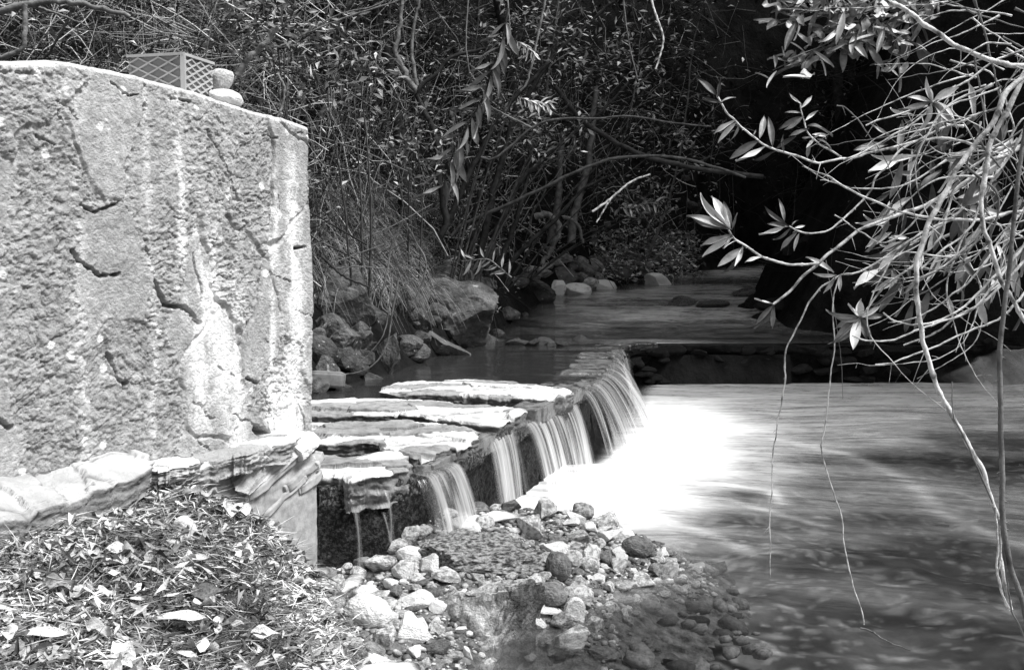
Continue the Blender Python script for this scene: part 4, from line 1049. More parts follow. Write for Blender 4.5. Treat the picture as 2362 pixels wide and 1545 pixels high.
# ------------------------------------------------------------------ crate and stones on the wall
k0 = at(421, 122, 3.98)            # nearest top corner
zb = ZTOP(-.6) + .012
dl_ = np.array([-.217, .055, 0]); dr_ = np.array([.055, .20, 0])
TL = k0.copy(); TL[2] = k0[2]; H_ = TL[2] - zb
crate = empty('crate', (k0[0], k0[1], zb), 'grey plastic crate with lattice sides on top of the wall', 'crate')
def panel(o, dx, name='side_panel'):
    n = np.cross(dx / np.linalg.norm(dx), [0, 0, 1.0]); L = np.linalg.norm(dx); ex = dx / L
    def bx(u0, u1, z0, z1, t0_, t1_):
        return np.array([o + ex * u + n * t - np.array([0, 0, H_ - z]) for u in (u0, u1) for z in (z0, z1) for t in (t0_, t1_)])
    BF = np.array([[0, 1, 3, 2], [4, 6, 7, 5], [0, 4, 5, 1], [2, 3, 7, 6], [0, 2, 6, 4], [1, 5, 7, 3]])
    obj(name, bx(0.004, L - .004, 0.004, H_ - .004, -.012, -.006), BF, M['crate'], crate, smooth=False)
    obj('rim', bx(-.004, L + .004, H_ - .008, H_ + .002, -.014, .005), BF, M['crate_rib'], crate, smooth=False)
    step = .075 if L > .215 else .055
    for sg in (1, -1):
        k = -6
        while k < 12:
            # line u = k*step + sg*z*slope, cut to the panel
            sl = 2.1
            pts = []
            for z in np.linspace(.004, H_ - .01, 60):
                u = k * step * 1.1 + (sg * (z - H_ / 2)) * sl
                if .003 <= u <= L - .003: pts.append((u, z))
            if len(pts) > 6:
                (u0, z0), (u1, z1) = pts[0], pts[-1]; dv = np.array([u1 - u0, z1 - z0]); dv /= np.linalg.norm(dv); pv = np.array([-dv[1], dv[0]]) * .0027
                cs_ = [(u0 + pv[0], z0 + pv[1]), (u0 - pv[0], z0 - pv[1]), (u1 + pv[0], z1 + pv[1]), (u1 - pv[0], z1 - pv[1])]
                Vr = np.array([o + ex * u + n * t - np.array([0, 0, H_ - z]) for u, z in cs_ for t in (-.006, .001 + .0006 * sg)])
                obj('rib', Vr, BF, M['crate_rib'], crate, smooth=False)
            k += 1
panel(TL + dl_, -dl_); panel(TL, dr_); panel(TL + dr_, dl_); panel(TL + dl_ + dr_, -dr_)
cpz = np.array([[k0[0] + a * .008, k0[1] + b * .008, z] for z in (zb, k0[2]) for a, b in ((-1, -1), (1, -1), (1, 1), (-1, 1))])
obj('corner_post', cpz + np.array([0, .004, 0]), np.array([[0, 1, 5, 4], [1, 2, 6, 5], [2, 3, 7, 6], [3, 0, 4, 7]]), M['crate_rib'], crate, smooth=False)
p = at(510, 183, 4.28); tag(big_rock('stone', 41, M['rock_white'], p, (.048, .05, .048), (0, .5, .3), 4, round_=True), 'rounded white stone leaning behind the crate, the upper of two', 'stone')
p = at(522, 234, 4.16); tag(big_rock('stone', 42, M['rock_white'], (p[0], p[1], p[2] + .012), (.066, .06, .036), (0, .25, .3), 4, round_=True), 'flat white stone on the wall top below the rounded one', 'stone')

# ------------------------------------------------------------------ boulders of the left bank and stones upstream
BANK = [(785, 690, 150, 150, 'large angular boulder beside the wall edge, pale along its upper right side'), (858, 715, 50, 60, 'small pale boulder perched right of the large angular one'), (760, 770, 110, 90, 'dark boulder low against the wall edge'),
 (810, 790, 70, 60, 'pale faced boulder under the large angular one'), (845, 800, 50, 44, 'rounded stone at the middle of the left bank'), (938, 690, 80, 100, 'upright boulder half covered by dry stalks'), (968, 738, 60, 64, 'lichen spotted boulder below the upright one'),
 (1045, 722, 175, 150, 'largest boulder of the left bank at the water with white lichen spots'), (1090, 660, 100, 80, 'sloping boulder on top of the largest one'), (1015, 800, 110, 70, 'broad low boulder at the edge of the upper pool'), (935, 795, 66, 56, 'flat faced grey boulder overhanging a dark hollow'),
 (893, 812, 70, 100, 'tall grey boulder with stalks leaning on it'), (815, 842, 60, 40, 'grey stone near the weir end of the bank'), (848, 872, 60, 28, 'flat pale stone at the edge of the upper pool'), (742, 845, 60, 60, 'stone tucked behind the wall edge'), (785, 898, 50, 36, 'dark wet stone next to the third slab'),
 (880, 640, 90, 80, 'boulder under the dry grass of the bank'), (1010, 640, 80, 60, 'mottled stone above the largest boulder')]
for k, (px, py, w, h, lab) in enumerate(BANK):
    p = drop(px, py + h * .30, 5.0, 20, land, 1500); sc = p[1] / F
    o = big_rock('boulder', 500 + k, M['boulder'], (p[0], p[1] + .05, p[2] + h * sc * .2), (w * sc * .66, w * sc * .5, h * sc * .66), (random.uniform(-.3, .3), random.uniform(-.3, .3), random.uniform(-.4, .4)), 5 if w > 80 else 4, cuts=14, ang=.52, rough=.2, nscale=2.2)
    tag(o, lab, 'boulder')
for k in range(70):
    px, py = random.uniform(735, 1130), random.uniform(620, 900)
    if py > 900 - (px - 735) * .32 or py < 600 + (px - 735) * .12: continue
    p = drop(px, py, 5.0, 20, land, 900); w = random.choice([.06, .09, .13]) * random.uniform(.7, 1.3)
    tag(rock_obj('stone', ROCKM[k % 15], M['boulder'], (p[0], p[1] - .05, p[2] + w * .3), (w, w * .8, w * .7)), 'broken stone lodged between the boulders of the left bank', 'stone', 'broken stones of the left bank')
p = drop(752, 892, 5, 12, land)
Vb, Fb = box_pts(p[0], p[1], p[2] + .06, .26, .2, .11, Euler((0, .1, .3)), seed=3)
tag(obj('concrete_slab', Vb, Fb, M['footing'], base=p, attrs={'tone': np.full(len(Vb), .16)}), 'grey squared slab lying behind the wall corner', 'concrete slab')
UPS = [(1284, 662, 40, 40, 'rock_white', 'upright pale stone at the near end of the upstream row'), (1243, 668, 74, 56, 'boulder', 'dark round boulder left of the pale upstream row'), (1330, 668, 66, 34, 'rock_white', 'long pale stone in the middle of the upstream row'), (1350, 650, 60, 26, 'rock', 'grey stone behind the long pale one'),
 (1394, 658, 52, 32, 'rock_white', 'flat topped pale stone at the far end of the upstream row'), (1522, 645, 78, 32, 'rock_white', 'largest pale rock standing alone midstream'), (1575, 694, 62, 30, 'wet_stone', 'dark wet rock breaking the riffle'), (1640, 699, 90, 18, 'wet_stone', 'low flat wet rock right of the dark one'),
 (1726, 674, 100, 24, 'wet_stone', 'long wet rock on the right of the riffle'), (1800, 700, 110, 30, 'dark_stone', 'black rock under the leafy tips at the right bank'), (1470, 628, 50, 24, 'wet_stone', 'grey stone by the driftwood heap upstream'), (1300, 632, 60, 40, 'boulder', 'dull stone at the foot of the dark stems'), (1420, 620, 70, 40, 'boulder', 'grey stone under leaves on the far bank')]
for k, (px, py, w, h, mt, lab) in enumerate(UPS):
    p = drop(px, py + h * .3, 12.5, 30, lambda a, b: np.maximum(land(a, b), ZW(b)), 1500); sc = p[1] / F
    tag(big_rock('rock', 700 + k, M[mt], (p[0], p[1], p[2] + h * sc * .15), (w * sc * .55, w * sc * .4, h * sc * .6), (random.uniform(-.2, .2), random.uniform(-.15, .15), random.uniform(-.4, .4)), 4, cuts=9, ang=.65, rough=.12), lab, 'rock')
C_ = []
for k in range(700):
    px, py = random.uniform(1370, 1600), random.uniform(540, 650)
    C_.append(drop(px, py, 13.5, 27, lambda a, b: np.maximum(land(a, b), ZW(b) - .05), 260))
C_ = np.array(C_)[RNG.integers(0, 700, 5000)] + RNG.normal(0, .12, (5000, 3)) * [1, 1, .35] + [0, 0, .03]
Vl_, Fl_ = leaves(C_, RNG.normal(size=(5000, 3)) * [1, .7, .4], RNG.normal(size=(5000, 3)) * .4 + [0, -.2, 1], RNG.uniform(.06, .15, 5000), RNG.uniform(.02, .06, 5000))
tag(obj('leaf_litter', Vl_, Fl_, M['thleaf'], smooth=False, attrs={'tone': np.repeat(.05 + .8 * RNG.random(5000) ** 2, 5)}), 'fallen leaves heaped on the bank by the upstream bend', kind='stuff')
for k in range(46):
    px, py = random.uniform(1210, 1600), random.uniform(600, 655)
    p = drop(px, py, 13, 27, lambda a, b: np.maximum(land(a, b), ZW(b) - .05), 400); w = random.uniform(.08, .2)
    tag(rock_obj('stone', ROCKM[k % 15], M[random.choice(['rock_dark', 'boulder', 'rock_dark'])], (p[0], p[1], p[2] + w * .3), (w, w * .8, w * .6)), 'grey rubble stone on the bank behind the upstream row of rocks', 'stone', 'rubble on the upstream bank')
# small stones on the flooded ledge between upper pool and stream
for k in range(26):
    px, py = random.uniform(1140, 1400), random.choice([random.uniform(782, 798), random.uniform(745, 760)])
    p = onz(px, py, .455); w = random.uniform(.06, .16)
    tag(rock_obj('stone', ROCKM[k % 15], M['wet_stone'], (p[0], p[1], .462), (w, w * .6, .05)), 'dark wet stone of the row dividing the upper pool', 'stone', 'wet stones dividing the upper pool')
rr = 0
while rr < 60:
    y = random.uniform(12, 25); side = random.random() < .6
    x = (np.interp(y, LB[:, 1], LB[:, 0]) - random.uniform(-.1, .9)) if side else (np.interp(y, RB[:, 1], RB[:, 0]) + random.uniform(-.2, .5))
    w = random.uniform(.06, .2); z = float(land(x, y))
    tag(rock_obj('stone', ROCKM[rr % 15], M['boulder' if side else 'dark_stone'], (x, y, max(z, float(ZW(y)) - .05) + w * .2), (w, w * .8, w * .6)), 'bank stone lying along the edge of the upstream water', 'stone', 'stones along the upstream banks'); rr += 1

# ------------------------------------------------------------------ woodland behind
def inview(x, y, m=1.25):
    return (np.abs(x) < .4724 * y * m) & (y > 4.6)
def slope_pts(n, y0=5, y1=30, side='left', near_w=1.0):
    out = np.zeros((0, 2))
    while len(out) < n:
        y = np.exp(RNG.uniform(math.log(y0), math.log(y1), n * 3)); x = RNG.uniform(-.6, .6, n * 3) * y
        xl = np.interp(y, LB[:, 1], LB[:, 0]); xr = np.interp(y, RB[:, 1], RB[:, 0])
        ok = inview(x, y)
        w2 = (np.column_stack([x, y]) - P1) @ WN
        if side == 'left': ok &= (x < xl - np.where(y < 13, .75, .15)) & ((w2 < -.75) | (y > 5.6))
        elif side == 'right': ok &= (x > xr + .1) & (y > 12.6)
        else: ok &= (y > 23.5) & ((x < xl) | (x > xr))
        out = np.vstack([out, np.column_stack([x, y])[ok]])
    return out[:n]
def twigs(q, hmax, L, R, tones, up=.35, K=6, sides=3, bend=.25, tpow=2.2, hpow=1.0):
    n = len(q)
    z = land(q[:, 0], q[:, 1]) + hmax * RNG.random(n) ** hpow
    C = np.column_stack([q, z])
    a = RNG.uniform(0, 6.283, n); ph = RNG.normal(up, .5, n)
    D = np.column_stack([np.cos(a) * np.cos(ph), np.sin(a) * np.cos(ph) * .6, np.sin(ph)])
    Ln = RNG.uniform(*L, n)
    S = np.cross(D, RNG.normal(size=(n, 3))); S /= np.linalg.norm(S, axis=1, keepdims=True)
    t = np.linspace(-.5, .5, K)
    P = C[:, None] + D[:, None] * (t[None, :, None] * Ln[:, None, None]) + S[:, None] * ((t ** 2 * 2)[None, :, None] * (bend * Ln * RNG.uniform(.0, 1.4, n))[:, None, None])
    P = P + RNG.normal(0, .012, P.shape) * Ln[:, None, None]
    Rr = RNG.uniform(*R, n)[:, None] * (q[:, 1] / 9)[:, None] ** .6 * np.linspace(1, .5, K)[None]
    V, Fa = tubes(P, Rr, sides)
    tn = tones[0] + (tones[1] - tones[0]) * RNG.random(n) ** tpow
    return V, Fa, np.repeat(tn, K * sides)
def tw(name, label, *a, **k):
    V, Fa, t = twigs(*a, **k)
    return tag(obj(name, V, Fa, M['twig'], attrs={'tone': t}), label, kind='stuff')
tw('twig_thicket', 'tangle of bare twigs and brambles covering the left slope', slope_pts(9000, 5, 26), 2.6, (.25, 1.1), (.0018, .0045), (.012, .95), tpow=3.4)
tw('twig_thicket', 'dense twigs close behind the wall', slope_pts(3600, 5.2, 9), 2.2, (.3, 1.3), (.0018, .005), (.015, .95), up=.1, tpow=2.6)
tw('twig_thicket', 'bare twigs closing the valley upstream', slope_pts(6000, 23, 34, 'end'), 5.5, (.5, 2.2), (.002, .005), (.008, .7), tpow=3.2)
tw('twig_thicket', 'thin upright stems crowding the left slope', slope_pts(1500, 8, 24), .8, (1.6, 4.0), (.003, .009), (.008, .45), up=1.25, K=9, bend=.12, tpow=3.0)
tw('twig_thicket', 'thin upright stems at the head of the valley', slope_pts(500, 23, 32, 'end'), 1.2, (2.5, 5.0), (.004, .010), (.008, .4), up=1.3, K=9, bend=.12, tpow=3.0)
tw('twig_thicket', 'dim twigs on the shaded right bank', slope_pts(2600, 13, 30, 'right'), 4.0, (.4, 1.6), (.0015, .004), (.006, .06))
# small leaves caught in the thicket
def thleaves(q, hmax, L, tones, name, label, tpow=3.6, hpow=1.0, W=(.25, .55)):
    n = len(q); z = land(q[:, 0], q[:, 1]) + hmax * RNG.random(n) ** hpow
    a = RNG.uniform(0, 6.283, n)
    cl = fbm(np.column_stack([q * 1.6, z * 1.6]), 3, 200)
    keep_ = cl > RNG.uniform(-.15, .32, n)
    q, z, a = q[keep_], z[keep_], a[keep_]; n = len(q)
    Ln = RNG.uniform(*L, n) * (q[:, 1] / 9) ** .5
    V, Fa = leaves(np.column_stack([q, z]), np.column_stack([np.cos(a), np.sin(a) * .7, RNG.normal(-.1, .35, n)]), np.column_stack([RNG.normal(0, .4, n), RNG.normal(-.3, .4, n), np.ones(n)]), Ln, Ln * RNG.uniform(*W, n))
    t = tones[0] + (tones[1] - tones[0]) * RNG.random(n) ** tpow
    return tag(obj(name, V, Fa, M['thleaf'], smooth=False, attrs={'tone': np.repeat(t, 5)}), label, kind='stuff')
thleaves(slope_pts(120000, 5.2, 26), 2.7, (.035, .095), (.010, .55), 'thicket_leaves', 'small leaves speckled through the bramble thicket on the left slope')
thleaves(slope_pts(50000, 23, 34, 'end'), 6.0, (.05, .12), (.012, .8), 'thicket_leaves', 'small leaves speckled through the far thicket')
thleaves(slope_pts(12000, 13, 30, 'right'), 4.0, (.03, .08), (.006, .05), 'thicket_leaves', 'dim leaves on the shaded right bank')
thleaves(slope_pts(26000, 9, 26), .12, (.03, .08), (.05, .7), 'leaf_litter', 'fallen leaves lying on the left slope and banks', tpow=1.8)
# dry grass tuft hanging over the bank boulders
n = 4200
px = RNG.normal(865, 85, n); py = RNG.uniform(420, 690, n)
q = []
for a, b in zip(px[:900], py[:900]):
    p = drop(a, b, 5, 16, land, 400); q.append(p)
q = np.array(q)[RNG.integers(0, 900, n)] + RNG.normal(0, .1, (n, 3)) * [1, 1, .3]
K = 7; t = np.linspace(0, 1, K)
a = RNG.uniform(0, 6.283, n); Ln = RNG.uniform(.25, .75, n)
D = np.column_stack([np.cos(a) * .6 + .15, np.sin(a) * .4 - .35, np.ones(n) * RNG.uniform(.5, 1.1, n)])
P = q[:, None] + D[:, None] * (t[None, :, None] * Ln[:, None, None]) + np.array([.05, -.15, -.9])[None, None] * (t ** 2.2)[None, :, None] * (Ln * RNG.uniform(.5, 1.6, n))[:, None, None]
V, Fa = tubes(P, np.full((n, K), .0024) * np.linspace(1, .4, K)[None], 3)
tag(obj('dry_grass', V, Fa, M['twig'], attrs={'tone': np.repeat(.03 + .5 * RNG.random(n) ** 2.2, K * 3)}), 'dry grass hanging over the left bank', kind='stuff')

# stems measured one by one
def stem(pts, Y, r0, r1, mat, parent=None, name='stem', dy=0.0, n=26, wob=.01):
    Y = Y if hasattr(Y, '__len__') else np.linspace(Y, Y + dy, len(pts))
    P = [at(px, py, yy) for (px, py), yy in zip(pts, Y)]
    Vt, Ft, _ = one_tube(P, r0, r1, n, 6, min(wob, r0 * .22))
    return obj(name, Vt, Ft, M[mat], parent, base=None if parent else P[0])
def shrub(label, base, stems_, group=None, cat='shrub', name='shrub'):
    root = empty(name, base, label, cat, group)
    for s in stems_: stem(*s[:5], parent=root, **(s[5] if len(s) > 5 else {}))
    return root
shrub('clump of dark leaning stems rising from the left bank behind the pool', at(1090, 590, 13.6), [
  ([(1100, 620), (1127, 498), (1141, 427), (1156, 374), (1166, 320), (1198, 249), (1270, 130), (1300, 0)], 13.4, .05, .02, 'stem_dark'),
  ([(1010, 560), (1031, 513), (1056, 463), (1077, 420), (1106, 356), (1127, 313), (1159, 260), (1198, 214), (1245, 164), (1330, 80), (1420, 0)], 13.0, .04, .015, 'stem_dark'),
  ([(1120, 630), (1141, 548), (1163, 498), (1198, 420), (1255, 367), (1323, 310), (1376, 270), (1450, 190)], 13.2, .042, .014, 'stem_dark'),
  ([(1080, 640), (1085, 560), (1100, 470), (1118, 400), (1180, 300), (1240, 200)], 13.8, .036, .014, 'stem_dark'),
  ([(1130, 640), (1180, 540), (1210, 440), (1222, 350), (1235, 300)], 13.5, .04, .018, 'stem_dark'),
  ([(1150, 640), (1220, 560), (1290, 500), (1340, 440), (1420, 400)], 14.0, .035, .014, 'stem_dark')])
shrub('long grey arching branch sweeping right above the upstream bend', at(1042, 545, 12.5), [
  ([(1042, 545), (1070, 516), (1120, 495), (1177, 470), (1255, 434), (1323, 399), (1394, 370), (1483, 360), (1600, 372), (1720, 410)], 12.4, .022, .014, 'stem_dim')], cat='branch', name='branch')
shrub('dark forked trunk bent like an elbow above the dry grass', at(1015, 420, 12.2), [
  ([(1030, 520), (1015, 420), (1006, 330), (995, 285), (974, 249), (963, 214), (985, 190), (1003, 178), (1031, 142), (1060, 125), (1120, 112)], 12.0, .042, .018, 'stem_dark'),
  ([(963, 214), (940, 180), (915, 120), (925, 40), (930, -20)], 12.0, .035, .018, 'stem_mid'), ([(963, 214), (950, 100), (968, 0), (970, -30)], 12.1, .025, .014, 'stem_mid')], cat='tree', name='bare_tree')
shrub('thin pale branch zigzagging across the middle of the thicket', at(1109, 363, 11.5), [
  ([(1109, 363), (1141, 367), (1188, 327), (1227, 295), (1270, 278), (1316, 274), (1376, 274), (1450, 268), (1560, 285), (1640, 292)], 11.4, .015, .008, 'stem_dim'), ([(1227, 295), (1160, 262), (1120, 240)], 11.4, .012, .007, 'stem_mid')], cat='branch', name='branch')
shrub('dark slanting limb running down to the right over the water', at(1341, 278, 13), [
  ([(1280, 200), (1341, 278), (1394, 313), (1447, 342), (1497, 363), (1600, 388), (1760, 408)], 13, .028, .03, 'stem_dark')], cat='branch', name='branch')
shrub('white forked stick leaning against the far thicket', at(1376, 513, 11.5), [
  ([(1500, 402), (1455, 420), (1408, 459), (1366, 488)], 11.4, .009, .012, 'stem_pale'), ([(1408, 459), (1376, 513)], 11.4, .010, .007, 'stem_pale')], cat='stick', name='stick')
shrub('pair of pale slender trunks far behind the dark stems', at(1330, 520, 17), [
  ([(1318, 560), (1323, 498), (1341, 445), (1358, 374), (1366, 300), (1372, 200)], 17, .07, .04, 'stem_mid'), ([(1270, 560), (1285, 480), (1290, 400), (1300, 300)], 17.4, .07, .04, 'stem_mid')], cat='tree', name='bare_tree')
shrub('arched grey root looping down to the bank by the upstream row', at(1330, 600, 16), [
  ([(1235, 500), (1265, 496), (1290, 520), (1280, 560), (1250, 610)], 15.5, .05, .035, 'stem_mid'), ([(1300, 500), (1330, 515), (1345, 560)], 15.6, .03, .02, 'stem_mid')], cat='root', name='root')
shrub('thick grey branch crossing the top left corner above the wall', at(0, 27, 5.4), [
  ([(-30, 32), (0, 26), (60, 12), (130, 4), (220, 15), (300, 40)], 5.4, .018, .010, 'stem_mid'), ([(58, 10), (57, 55), (53, 108), (30, 122), (-20, 142)], 5.35, .013, .012, 'stem_mid'), ([(170, 8), (150, 60), (115, 120), (90, 150)], 5.5, .008, .006, 'stem_dark'), ([(90, 18), (140, 35), (200, 60)], 5.45, .007, .004, 'stem_mid')], cat='branch', name='branch')
shrub('bright bare vine hanging from the top edge over the stream bend', at(1500, -10, 9), [
  ([(1498, -20), (1508, 20), (1522, 60), (1530, 90), (1522, 130), (1512, 160)], 9, .009, .007, 'stem_pale'), ([(1436, -20), (1445, 60), (1455, 120), (1470, 178)], 9, .005, .004, 'stem_mid')], cat='vine', name='vine')
shrub('slim grey rod slanting down through the middle thicket', at(1260, 0, 10), [
  ([(1262, -15), (1245, 60), (1232, 130), (1215, 190), (1200, 210)], 10, .012, .010, 'stem_mid'), ([(1170, -10), (1176, 60), (1180, 105)], 10, .008, .006, 'stem_mid'), ([(1080, -10), (1075, 100), (1083, 170)], 10, .007, .006, 'stem_mid')], cat='branch', name='branch')
shrub('pair of long twigs rising from behind the wall toward the top', at(760, 60, 8), [
  ([(690, 85), (760, 55), (830, 30), (910, 5), (960, -15)], 8, .007, .005, 'stem_mid'), ([(700, 78), (780, 35), (860, 15), (905, -10)], 8.2, .006, .005, 'stem_mid')], cat='branch', name='branch')
shrub('grey pole leaning right behind the stones on the wall', at(545, 170, 6.5), [([(545, 175), (570, 140), (620, 90), (640, 65)], 6.4, .02, .014, 'stem_mid'), ([(640, 172), (655, 200), (652, 240), (640, 270)], 6.4, .008, .007, 'stem_mid')], cat='branch', name='branch')
shrub('dry stalks drooping over the bank boulders to the pool edge', at(930, 510, 8.6), [
  ([(932, 508), (905, 560), (890, 640), (878, 700), (905, 730)], 8.6, .008, .006, 'stem_mid'), ([(932, 508), (960, 560), (982, 600), (978, 640), (958, 690)], 8.6, .007, .005, 'stem_mid'), ([(920, 640), (905, 720), (890, 800), (850, 850), (790, 865)], 8.2, .008, .005, 'stem_mid'), ([(905, 640), (896, 720), (880, 780), (830, 840)], 8.2, .006, .004, 'stem_mid'), ([(770, 620), (830, 615), (905, 622)], 8.4, .005, .004, 'stem_mid'), ([(775, 605), (840, 580), (900, 560)], 8.4, .005, .004, 'stem_mid'), ([(740, 590), (790, 635), (850, 662)], 8.0, .010, .008, 'stem_dark'), ([(750, 800), (770, 770), (800, 755)], 7.8, .005, .004, 'stem_mid')], cat='stalk', name='stalk')
# saplings: each its own thing
proto_s = []
for k in range(6):
    root = empty('sapling', (0, 0, -30), 'x', 'sapling')
    h = random.uniform(2.8, 4.6); P = [np.array([0, 0, -.2])]
    for j in range(1, 6): P.append(P[-1] + np.array([random.gauss(.12, .16), random.gauss(0, .12), h / 5]))
    Vt, Ft, Pp = one_tube(P, .024, .007, 20, 5, .006); m0 = obj('trunk', Vt, Ft, M['stem_dark' if k % 2 else 'stem_mid']); m0.parent = root
    Pb, Rb = [], []
    for j in range(9):
        i = random.randint(6, 18); b = Pp[i]; a = random.uniform(0, 6.28); L = random.uniform(.4, 1.1)
        d = np.array([math.cos(a), math.sin(a), random.uniform(.4, 1.2)]) * L
        tt = np.linspace(0, 1, 6)[:, None]
        Pb.append(b + d * tt + np.array([0, 0, -.25]) * tt ** 2 * L); Rb.append(np.linspace(.012, .004, 6))
    for pb, rb in zip(Pb, Rb):
        Vt, Ft = tubes(pb[None], rb[None], 4); m1 = obj('limb', Vt, Ft, M['stem_dark' if k % 2 else 'stem_mid']); m1.parent = root
    proto_s.append(root)
def copy_tree(o):
    c = o.copy(); col.objects.link(c)
    for ch in o.children:
        d = ch.copy(); col.objects.link(d); d.parent = c
    return c
sp = np.vstack([slope_pts(54, 9, 24), slope_pts(16, 23, 30, 'end'), slope_pts(10, 13.5, 26, 'right')])
for k, (x, y) in enumerate(sp):
    o = proto_s[k] if k < 6 else copy_tree(proto_s[k % 6])
    o.location = (x, y, float(land(x, y))); o.rotation_euler = (0, 0, random.uniform(-.6, .6)); s = random.uniform(.8, 1.25); o.scale = (s, s, s)
    tag(o, 'slender bare sapling standing in the shaded thicket on the slope', 'sapling', 'bare saplings in the thicket')

# trees added to darken the background and far pool, crowns unseen above the frame
def shade_tree(x, y, h, cr, label, n=5200):
    z0 = float(land(x, y)); root = empty('tree', (x, y, z0), label, 'tree')
    Vt, Ft, _ = one_tube([(x, y, z0 - .3), (x - .2, y, z0 + h * .35), (x - .5, y - .3, z0 + h * .7), (x - .7, y - .5, z0 + h)], .10, .04, 20, 8, .015); obj('trunk', Vt, Ft, M['stem_dark'], root)
    c = np.array([x - .9, y - .5, z0 + h]); d = RNG.normal(size=(n, 3)); d /= np.linalg.norm(d, axis=1, keepdims=True)
    r = RNG.random(n) ** .45; C = c + d * r[:, None] * np.array([cr, cr, cr * .5]); keep_ = fbm(C * .9, 3, int(x * 10)) > -.22; C = C[keep_]; m = len(C)
    Vl, Fl = leaves(C, RNG.normal(size=(m, 3)), RNG.normal(size=(m, 3)) * .5 + [0, 0, 1], RNG.uniform(.16, .34, m), RNG.uniform(.08, .16, m)); obj('crown', Vl, Fl, M['crown'], root, smooth=False)
for x, y, h, cr, lab in ((6.2, 14.0, 3.6, 3.4, 'unseen tree added on the right bank to shade the far weir'), (5.6, 18.5, 4.2, 3.6, 'tree added on the right bank to shade the upstream bend'), (9.5, 11.5, 4.5, 3.8, 'unseen tree added beyond the right edge to shade the pool'), (7.6, 24, 5.0, 4.0, 'tree added for shade on the right bank far upstream'), (9.8, 18, 4.2, 4.2, 'unseen tree added for shade high on the right slope')):
    shade_tree(x, y, h, cr, lab)
for x, y, h, cr, lab in ((-2.2, 16.0, 5.4, 3.0, 'dark upright tree in the middle of the left slope, its unseen crown added for shade'), (-4.6, 12.5, 4.6, 2.8, 'dark tree on the left slope above the wall, its unseen crown added for shade'), (.2, 18.5, 5.6, 3.0, 'dark tree behind the clump of leaning stems, its unseen crown added for shade'), (2.6, 25.5, 6.5, 3.4, 'dark tree at the head of the valley, its unseen crown added for shade'), (-1.2, 13.4, 4.8, 2.2, 'slim dark tree just behind the dry grass, its unseen crown added for shade')):
    shade_tree(x, y, h, cr, lab, 4200)  # dark trunks for the slope; crowns above the frame added to shade it

# mid-distance leafy shoots
OL = [mk_mesh('leaf', *lance(1, w, 11, 5, f, ar, wav=wv, seed=k, peak=.52, twist=tw_, side=sd_)) for k, (w, f, ar, wv, tw_, sd_) in enumerate([(.20, .35, .15, .0, .3, .05), (.17, .5, .35, .1, -.6, -.1), (.24, .25, .05, .05, .0, .08), (.21, .4, -.12, .1, .8, -.06), (.16, .6, .5, .1, -.9, .1), (.23, .3, .25, .15, .5, -.12)])]
RL = [mk_mesh('leaf', *lance(1, w, 9, 5, f, ar, wav=wv, seed=k, peak=.5)) for k, (w, f, ar, wv) in enumerate([(.55, .2, .1, .15), (.7, .15, .2, .2), (.45, .3, .0, .1)])]
def attach(o, parent):
    o.parent = parent; o.matrix_parent_inverse = wmat(parent).inverted()
    return o
def shoot(label, pts, Y, r, nleaf, L, lmat, smat, seed, name='shoot', cat='leafy shoot', spread=.9, droop=.3):
    rs = np.random.default_rng(seed)
    P = smooth_path([at(a, b, Y) for a, b in pts], 40)
    root = empty(name, P[0], label, cat)
    Vt, Ft = tubes(P[None], np.linspace(r, r * .5, 40)[None], 5); obj('stalk', Vt, Ft, M[smat], root)
    for k in range(nleaf):
        i = int(3 + 36 * k / nleaf); t = P[min(i + 1, 39)] - P[i - 1]; t /= np.linalg.norm(t)
        a = k * 2.1 + rs.uniform(-.4, .4); s = np.cross(t, [0, -1, .2]); s /= np.linalg.norm(s); u = np.cross(s, t)
        d = t * rs.uniform(.3, .8) + (s * math.cos(a) + u * math.sin(a) * .6) * spread + np.array([0, 0, -droop])
        o = leaf_at('leaf', OL[k % 6], M[lmat], P[i], d, (rs.normal(0, .4), -1 + rs.normal(0, .4), .8), L * rs.uniform(.7, 1.15)); attach(o, root)
    return root
shoot('dark leafy shoot hanging diagonally through the middle of the thicket', [(1172, 20), (1160, 90), (1135, 160), (1118, 215), (1090, 270), (1060, 320), (1040, 370), (1020, 440)], 8.5, .009, 40, .23, 'leaf', 'stem_dark', 3)
shoot('grey leafy shoot with a drooping tip in front of the bank boulders', [(1180, 640), (1150, 615), (1125, 598), (1090, 600), (1065, 602)], 8.2, .007, 16, .12, 'leaf', 'stem_mid', 4)
shoot('small pale leafed spray high in the middle thicket', [(1190, 95), (1205, 105), (1225, 118), (1235, 130)], 9, .004, 16, .09, 'leaf_pale', 'stem_mid', 5)
shoot('pale leafed spray at the centre of the thicket above the zigzag branch', [(1195, 225), (1215, 232), (1245, 240), (1275, 238)], 9.5, .004, 26, .1, 'leaf_pale', 'stem_mid', 6)
shoot('little leafed sprig beside the white forked stick', [(1430, 480), (1460, 478), (1490, 470), (1520, 468)], 13, .005, 18, .13, 'leaf', 'stem_mid', 8)

